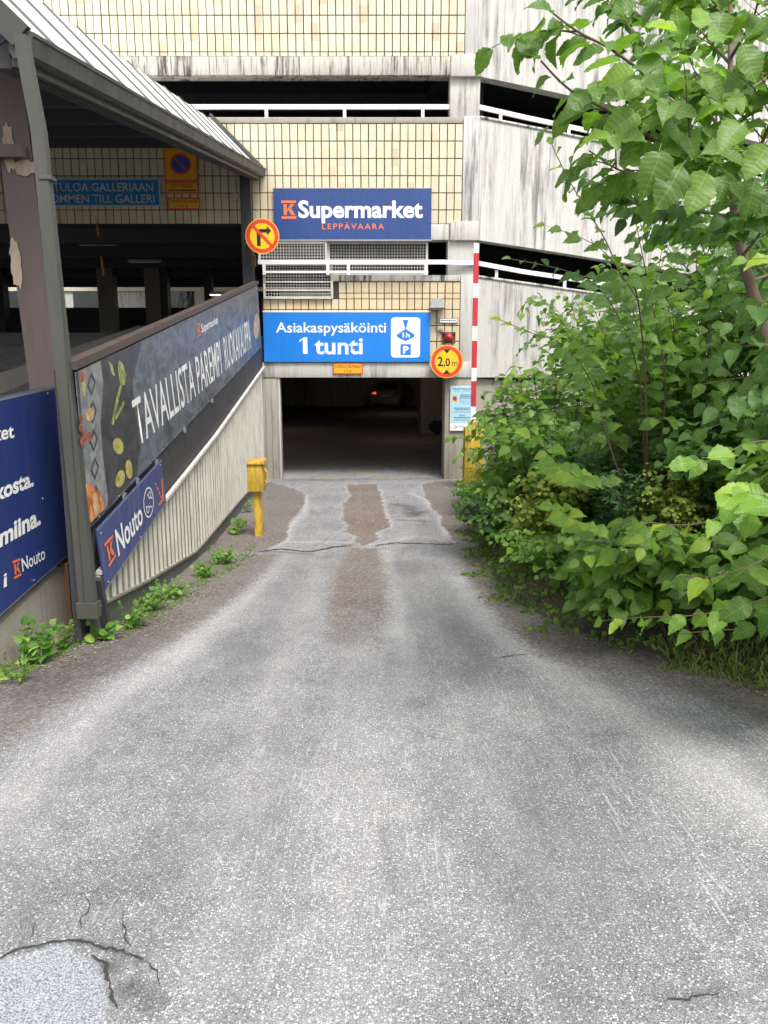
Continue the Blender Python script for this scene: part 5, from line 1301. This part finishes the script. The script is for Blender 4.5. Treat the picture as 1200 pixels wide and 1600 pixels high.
# --- elm saplings and suckers on the bank
E = [
 ('elm_shrub', 3.15, 4.55, .95, 1.25, 22, .17, .07, 'broad-leaved elm sucker bush closest to the camera at the right edge, over the grass', .2, 'elm'),
 ('elm_shrub', 1.85, 5.55, .45, .5, 16, .15, .065, 'smallest elm sucker leaning over the drive edge beside the rounded stone', .3, 'elm'),
 ('elm_shrub', 2.65, 4.95, .5, .6, 18, .155, .065, 'low elm sucker between the grass and the taller ribbed-leaf bush', .15, 'elm'),
 ('elm_shrub', 2.15, 5.15, .75, .9, 24, .16, .065, 'low elm sucker with big pale ribbed leaves drooping over the verge at the lower right', .35, 'elm'),
 ('elm_shrub', 2.75, 6.9, .9, 2.3, 26, .145, .065, 'tall leafy elm sapling in the middle of the bank behind the narrow-leaved weeds', .1, 'elm'),
 ('elm_shrub', 1.95, 8.9, .75, 2.05, 24, .145, .07, 'elm sapling whose tips stand in front of the streaked concrete, next to the barrier side', .2, 'elm'),
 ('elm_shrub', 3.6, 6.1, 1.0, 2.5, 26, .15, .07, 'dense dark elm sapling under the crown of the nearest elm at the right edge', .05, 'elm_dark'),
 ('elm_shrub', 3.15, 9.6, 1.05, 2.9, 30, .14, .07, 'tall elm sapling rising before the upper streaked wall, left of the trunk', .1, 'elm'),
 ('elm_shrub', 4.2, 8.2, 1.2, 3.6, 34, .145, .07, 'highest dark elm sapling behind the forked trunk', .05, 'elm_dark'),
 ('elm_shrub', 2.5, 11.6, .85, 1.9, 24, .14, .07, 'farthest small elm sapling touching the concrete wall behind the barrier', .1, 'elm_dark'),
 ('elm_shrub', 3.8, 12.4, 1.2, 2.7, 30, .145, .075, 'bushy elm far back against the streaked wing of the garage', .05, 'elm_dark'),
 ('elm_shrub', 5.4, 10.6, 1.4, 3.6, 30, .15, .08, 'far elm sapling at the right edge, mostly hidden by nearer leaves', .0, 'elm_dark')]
for nm, x, y, r, h, n, sz, sp, lb_, yg, mk in E:
    shrub(nm, x, y, r, h, n, sz*1.22, sp, lb_, 'shrub', 'elm', mk, 3, yg*.45, maxind=150 if y < 10 else 60, rad=.009, shoot_l=.5)
# airy shoots that stand clear of the mass, grown by their own sapling
ap = Plant('elm_sapling', (2.35, 6.7, bankz(2.35, 6.7)), 'slender elm sapling with one arching leafy shoot standing clear against the pale concrete', 'tree')
b0_ = ap.loc; ap.face = -1.3
ap.shoot([b0_, C(1010,640,6.0), C(997,469,5.2), C(972,434,4.55), C(947,377,4.5), C(918,329,4.45), C(893,288,4.4), C(867,237,4.35), C(862,222,4.35)], .135, .062, 'elm', 'elm', .010, .1, .5, .12, 1, .5, 'bark', True)
ap.shoot([b0_, C(960,720,5.9), C(925,600,5.6), C(880,540,4.9), C(830,520,4.8), C(772,496,4.7)], .14, .07, 'elm', 'elm', .008, .1, .45, .2, 1, .5, 'bark', True)
ap.shoot([b0_, C(1000,600,6.0), C(952,470,5.3), C(900,430,4.8), C(852,415,4.8), C(800,405,4.8)], .13, .07, 'elm', 'elm_dark', .008, .1, .45, .0, 1, .5, 'bark', True)
ap.shoot([b0_, C(1040,620,6.0), C(1020,480,5.5), C(1000,380,5), C(985,300,5)], .13, .07, 'elm', 'elm', .009, .1, .4, .1, 1, .5, 'bark', True)
ap.shoot([b0_, C(950,760,5.6), C(900,745,5.0), C(850,700,4.4), C(825,680,4.35), C(796,700,4.3)], .15, .08, 'elm', 'elm', .006, .2, .5, .4, 1, .4, 'bark', True)
ap.shoot([b0_, C(960,830,5.6), C(905,815,5.0), C(860,790,4.4), C(815,795,4.4)], .14, .09, 'elm', 'elm', .006, .2, .6, .4, 1, .4, 'bark', True)
ap.shoot([C(997,469,4.6), C(950,400,4.7), C(905,370,4.8), C(845,350,4.9)], .12, .07, 'elm', 'elm', .004, .1, .4, .2)
ap.shoot([C(997,500,4.7), C(1040,400,4.8), C(1060,330,4.9)], .13, .07, 'elm', 'elm', .004, .1, .2, .2)
ap.finish(200)
# drooping near branch, lower right
dp = Plant('elm_sapling', (2.7, 3.9, bankz(2.7, 3.9)), 'elm sucker with the largest leaves drooping at the right edge above the grass', 'tree')
for pts, sz, yg in (([dp.loc, C(1300,820,3.2), C(1220,780,3.0), C(1150,800,2.9), C(1080,820,2.9), C(1000,815,3.0)], .15, .12), ([dp.loc, C(1290,760,3.3), C(1230,700,3.1), C(1180,690,3.0), C(1120,715,2.9), C(1095,725,2.9)], .14, .0),
                ([dp.loc, C(1290,880,3.2), C(1230,860,3.0), C(1180,880,2.8), C(1120,900,2.8), C(1060,900,2.9)], .16, .1), ([dp.loc, C(1250,960,3.3), C(1180,940,3.4), C(1100,960,3.5), C(1000,965,3.7), C(940,970,3.9)], .15, .3), ([dp.loc, C(1300,700,3.4), C(1240,620,3.3), C(1180,590,3.3), C(1100,600,3.3)], .14, 0),
                ([dp.loc, C(1240,960,3.5), C(1180,980,3.6), C(1120,985,3.7), C(1060,990,3.8)], .14, .1)):
    at = dp.shoot(pts, sz, .075, 'elm', 'elm', .007, .4, .35, yg, 1, .45, 'bark', True)
    for k in range(4):
        p, t = at(.5+k*.22); e = p+Vector((U_(-.28,.1), U_(-.25,.1), U_(-.2,.12))); dp.shoot([p, p.lerp(e,.5)+Vector((0,0,.03)), e], sz*.9, .07, 'elm', 'elm', .003, .4, .1, yg if k == 3 else 0)
for pts, sz in (([dp.loc, C(1290,640,3.6), C(1230,560,3.4), C(1170,540,3.3), C(1110,560,3.3)], .14), ([dp.loc, C(1270,720,3.7), C(1200,640,3.5), C(1150,600,3.5), C(1090,640,3.6)], .14),
                ([dp.loc, C(1270,820,3.7), C(1210,720,3.6), C(1150,660,3.7), C(1060,690,3.9)], .14), ([dp.loc, C(1280,700,3.9), C(1250,600,3.7), C(1215,520,3.6), C(1190,470,3.6)], .13)):
    at = dp.shoot(pts, sz, .07, 'elm', 'elm_dark', .006, .3, .35, 0, 1, .5, 'bark', True)
    for k in range(6):
        p, t = at(.7+k*.2); e = p+Vector((U_(-.3,.15), U_(-.3,.1), U_(-.2,.2))); dp.shoot([p, p.lerp(e,.5)+Vector((0,0,.03)), e], sz*.9, .06, 'elm', 'elm_dark', .003, .35, .1, 0)
dp.shoot([C(1250,800,3.0), C(1215,790,2.6), C(1195,775,2.5), C(1160,770,2.4)], .13, .06, 'elm', 'elm_young', .003, .2, .3, 1, taper=False)
dp.finish(220)
# low growth along the foot of the bank
for nm, x, y, r, h, n, sz, sp, lb_, kind, mk, sd, yg in (
 ('dogrose_bush', 2.22, 13.5, .5, 1.35, 34, .055, .035, 'dense dull small-leaved bush half covering the yellow barrier cabinet', 'small', 'small', 4, 0),
 ('dogrose_bush', 2.35, 12.5, .7, 1.2, 40, .055, .035, 'dull small-leaved bush in front of the one at the barrier', 'small', 'small', 4, 0),
 ('dogrose_bush', 1.95, 11.2, .5, .8, 34, .06, .04, 'low small-leaved bush between the barrier cabinet and the yellow-green vine', 'small', 'small', 3, 0),
 ('weed_clump', 1.75, 14.6, .25, .5, 16, .06, .045, 'small weed clump at the foot of the right door pier', 'round', 'weed', 1, 0),
 ('weed_clump', 1.55, 13.1, .3, .45, 20, .06, .045, 'weed clump on the verge just before the yellow cabinet', 'round', 'weed', 1, 0),
 ('weed_clump', 1.50, 11.9, .35, .5, 22, .07, .05, 'bright weed clump at the verge where the broken asphalt begins', 'round', 'weed', 1, 0),
 ('bramble_patch', 1.50, 10.6, .42, .55, 26, .09, .06, 'leafy bramble patch overhanging the drive edge level with the yellow post', 'round', 'elm_dark', 2, 0),
 ('bramble_patch', 1.48, 9.5, .42, .6, 28, .095, .06, 'bramble patch by the long transverse crack in the drive', 'round', 'small', 2, 0),
 ('nettle_patch', 1.50, 8.4, .4, .6, 30, .09, .055, 'nettle patch at the foot of the bank left of the yellow-green vine', 'small', 'elm_dark', 2, 0),
 ('yellow_vine', 1.75, 7.7, .42, .95, 34, .075, .05, 'yellow-green vine with small rounded leaves glowing in the middle of the foliage', 'round', 'lime', 2, 0),
 ('nettle_patch', 1.52, 7.2, .35, .45, 24, .085, .055, 'nettle patch below the yellow-green vine beside the two stones', 'small', 'weed', 1, 0),
 ('willowherb', 2.75, 6.35, .55, 1.35, 40, .12, .032, 'clump of willowherb with narrow leaves in the centre of the bank', 'lance', 'lance', 0, 0),
 ('willowherb', 2.25, 7.2, .5, 1.15, 34, .11, .032, 'shorter willowherb clump left of the taller one', 'lance', 'lance', 0, 0),
 ('willowherb', 2.1, 6.2, .35, .85, 20, .10, .032, 'lowest willowherb clump just behind the drooping elm sucker', 'lance', 'lance', 0, 0),
 ('bramble_patch', 1.65, 6.35, .38, .5, 26, .10, .06, 'bramble patch on the verge left of the low pale elm sucker', 'round', 'elm', 2, 0),
 ('bramble_patch', 1.98, 5.75, .35, .55, 22, .11, .06, 'bramble patch under the left tips of the low elm sucker', 'round', 'elm_dark', 2, 0),
 ('wild_mustard', 2.35, 6.0, .35, .75, 26, .05, .03, 'thin yellowish weed clump above the low elm sucker', 'small', 'lime', 2, 0),
 ('hazel_bush', 2.2, 10.2, .65, 1.3, 26, .12, .065, 'round-leaved hazel bush behind the brambles in the middle distance', 'round', 'elm', 2, .1),
 ('hazel_bush', 2.15, 7.95, .6, 1.3, 26, .12, .065, 'round-leaved hazel bush behind the yellow-green vine', 'round', 'elm_dark', 2, .1),
 ('hazel_bush', 3.6, 5.2, .8, 1.6, 28, .13, .065, 'dark round-leaved hazel bush at the right edge under the elm saplings', 'round', 'elm_dark', 2, 0),
 ('hazel_bush', 2.85, 5.7, .6, 1.2, 26, .12, .065, 'hazel bush with dark round leaves between the willowherb and the low elm sucker', 'round', 'elm_dark', 2, 0),
 ('hazel_bush', 3.2, 8.0, .8, 1.6, 28, .13, .07, 'hazel bush in deep shade behind the tall willowherb', 'round', 'elm_dark', 2, 0)):
    lance_ = kind == 'lance'
    shrub(nm, x, y, r, h, n, sz, sp, lb_, {'yellow_vine': 'vine', 'willowherb': 'wildflower', 'weed_clump': 'weed', 'nettle_patch': 'nettle', 'wild_mustard': 'weed', 'bramble_patch': 'bramble'}.get(nm, 'bush'), kind, mk, sd, yg,
          maxind=90 if sz > .07 and y < 9 else 40, rad=.004, shoot_l=.3, droop=.1 if lance_ else .25, lean=(-.1,-.1) if lance_ else (-.3,-.3), upright=0 if lance_ else .5, start=.15, wood='gstem')
# grass and seedlings on the verges: nobody could count them
def turf(name, pts_fn, n, hmin, hmax, mk, label=None, kind='blade', lean=.35):
    VV, FF, UU, RN = [], [], [], []; nv = 0
    for i in range(n):
        x, y, z = pts_fn(); h = U_(hmin, hmax); a = U_(0, 2*pi); V_, F_, U2 = leafset(kind, 4 if kind == 'blade' else 3)[random.randrange(5)]
        d = Vector((cos(a)*lean*U_(.2,1.6), sin(a)*lean*U_(.2,1.6), 1 if kind == 'blade' else .5)); x_, y_, z_ = basis(d, Vector((cos(a+1), sin(a+1), .3)))
        VV.append(V_@np.array([x_, y_, z_])*h+np.array((x, y, z))); FF.append(np.array(F_)+nv); UU.append(U2); nv += len(V_); RN += [random.random()]*len(V_)
    V_ = np.vstack(VV); Q_ = np.vstack(FF); me = npmesh(name, V_, Q_, 4); ul = me.uv_layers.new(name='leaf'); ul.data.foreach_set('uv', np.vstack(UU)[Q_.ravel()].astype(np.float32).ravel())
    at = me.attributes.new('rnd', 'FLOAT', 'POINT'); at.data.foreach_set('value', np.array(RN, np.float32)); me.polygons.foreach_set('use_smooth', [True]*len(me.polygons))
    o = link(name, me, M[mk]); prop(o, label, name.replace('_', ' '), kind='stuff'); return o
def verge(y0, y1, s0, s1):
    def f():
        y = U_(y0, y1); s_ = s0+(s1-s0)*random.random()**1.3+.10*sin(y*5.3)+.09*sin(y*11.7+1)+.05*sin(y*23); x = xb(y)+s_; return x, y, max(bankz(x, y), gz(y))-.005
    return f
turf('grass', verge(3.0, 5.0, -.12, .8), 2400, .05, .17, 'blade', 'rough yellowish grass on the verge at the lower right', lean=.6)
turf('grass', verge(5.0, 15.5, -.12, .5), 1700, .03, .10, 'blade', 'thin grass along the foot of the bank', lean=.6)
turf('ground_cover', verge(3.6, 15.5, -.10, .7), 4200, .025, .06, 'weed', 'tiny green seedlings covering the edge of the bank', 'round', 1.2)
turf('ground_cover', verge(4.0, 15.5, .5, 3.5), 5200, .06, .13, 'elm_dark', 'leafy ground cover deeper on the shaded bank', 'round', 1.0)
# left verge weeds
def leftbase(px_, py_):
    p = ground(px_, py_); return p
def weed(px_, py_, r, h, n, sz, sp, lb_, kind='small', mk='weed', name='weed'):
    g_ = ground(px_, py_); P = Plant(name, (g_.x, g_.y, g_.z), lb_, 'weed')
    for i in range(n):
        a = U_(0, 2*pi); rr = r*sqrt(U_(0, 1)); b_ = g_+Vector((cos(a)*rr*.4, sin(a)*rr*.4, 0)); tip = g_+Vector((cos(a)*rr+.04, sin(a)*rr, h*U_(.5, 1)))
        P.shoot([b_, b_.lerp(tip,.5)+Vector((0,0,.12*h)), tip], sz, sp, kind, mk, .0025, .1, .2, 0, 1, .5)
    P.finish(60, wood='gstem', rows_near=7)
weed(55, 1035, .14, .30, 10, .085, .05, 'jagged leafy weed with a pale stalk at the foot of the concrete wall, leftmost')
weed(25, 1062, .12, .16, 10, .09, .05, 'flat weed rosette at the left edge of the drive', 'lance')
weed(92, 1012, .10, .18, 8, .06, .04, 'small weed between the wall weed and the tall one at the post')
weed(132, 985, .09, .42, 8, .10, .055, 'tall seedling with broad leaves at the foot of the grey post', 'elm', 'weed', 'seedling_tree')
weed(150, 1000, .14, .12, 9, .09, .05, 'low sprawling broad leaves below the tall seedling')
weed(206, 980, .12, .22, 12, .05, .04, 'light green weed at the start of the dark plinth', 'round')
weed(236, 955, .14, .26, 14, .05, .04, 'taller pale weed by the plinth under the ribbed sheet', 'round')
weed(272, 935, .12, .20, 12, .05, .04, 'thin sprigs of weed between two weed clumps on the plinth', 'round')
weed(315, 902, .16, .18, 26, .045, .03, 'bushy bright weed patch against the plinth, nearer part', 'round')
weed(345, 880, .18, .20, 30, .045, .03, 'bushy bright weed patch against the plinth, farther part', 'round')
weed(372, 832, .14, .16, 8, .11, .07, 'broad-leaved plantain beside the yellow post', 'round')
weed(385, 800, .10, .22, 8, .05, .04, 'small weed between the ribbed wall and the yellow post', 'round')
def lf():
    k = random.random()**.8; px_ = 0+k*400; py_ = (1050-(px_)*.42 if px_ < 190 else 985-(px_-190)*.62)+U_(-8, 14); g_ = ground(px_, py_); return g_.x, g_.y, g_.z
turf('grass', lf, 420, .02, .07, 'weed', 'short green grass along the foot of the left walls', lean=.7)
turf('moss', lf, 900, .012, .03, 'weed', 'mossy sprouts along the foot of the left walls', 'round', 1.2)
# stones and leaf litter
for px_, py_, s_, lb_ in ((786, 895, .09, 'grey stone on the verge under the foliage, farther one'), (800, 905, .07, 'small grey stone right beside the farther stone'), (853, 948, .11, 'rounded grey stone under the low leaves, nearer one')):
    g_ = ground(px_, py_); bm = bmesh.new(); bmesh.ops.create_icosphere(bm, subdivisions=2, radius=s_)
    for v in bm.verts: v.co = Vector((v.co.x*1.3, v.co.y, v.co.z*.7))*random.uniform(.85, 1.1)+g_+Vector((.05, 0, s_*.3))
    me = bpy.data.meshes.new('stone'); bm.to_mesh(me); bm.free(); prop(link('stone', me, M['stone'], None, True), lb_, 'stone')
lv = []; lfc = []
for i in range(2400):
    if i % 3: y = 3.4+random.random()**1.0*12; x = xb(y)-abs(random.gauss(0, .14))
    else: x, y, _ = lf(); x += abs(random.gauss(0, .15)); 
    j = int(np.clip(np.searchsorted(ys, y), 0, ny-1)); k = int(np.clip(np.searchsorted(xs, x), 0, nx-1)); z = hz[j, k]+.004
    a = U_(0, 6.28); s_ = U_(.004, .02); n_ = len(lv)
    lv += [(x+cos(a+q)*s_*w_, y+sin(a+q)*s_*w_, z+U_(0, .01)) for q, w_ in ((0, 1), (1.5, .5), (3.1, 1), (4.7, .5))]; lfc.append((n_, n_+1, n_+2, n_+3))
prop(link('leaf_litter', mesh(lv, lfc), vine_mat('dry_litter', (.10,.07,.04), (.38,.33,.25), 30)), 'scattered dry bits of leaf and grit along the drive edges', 'litter', kind='stuff')
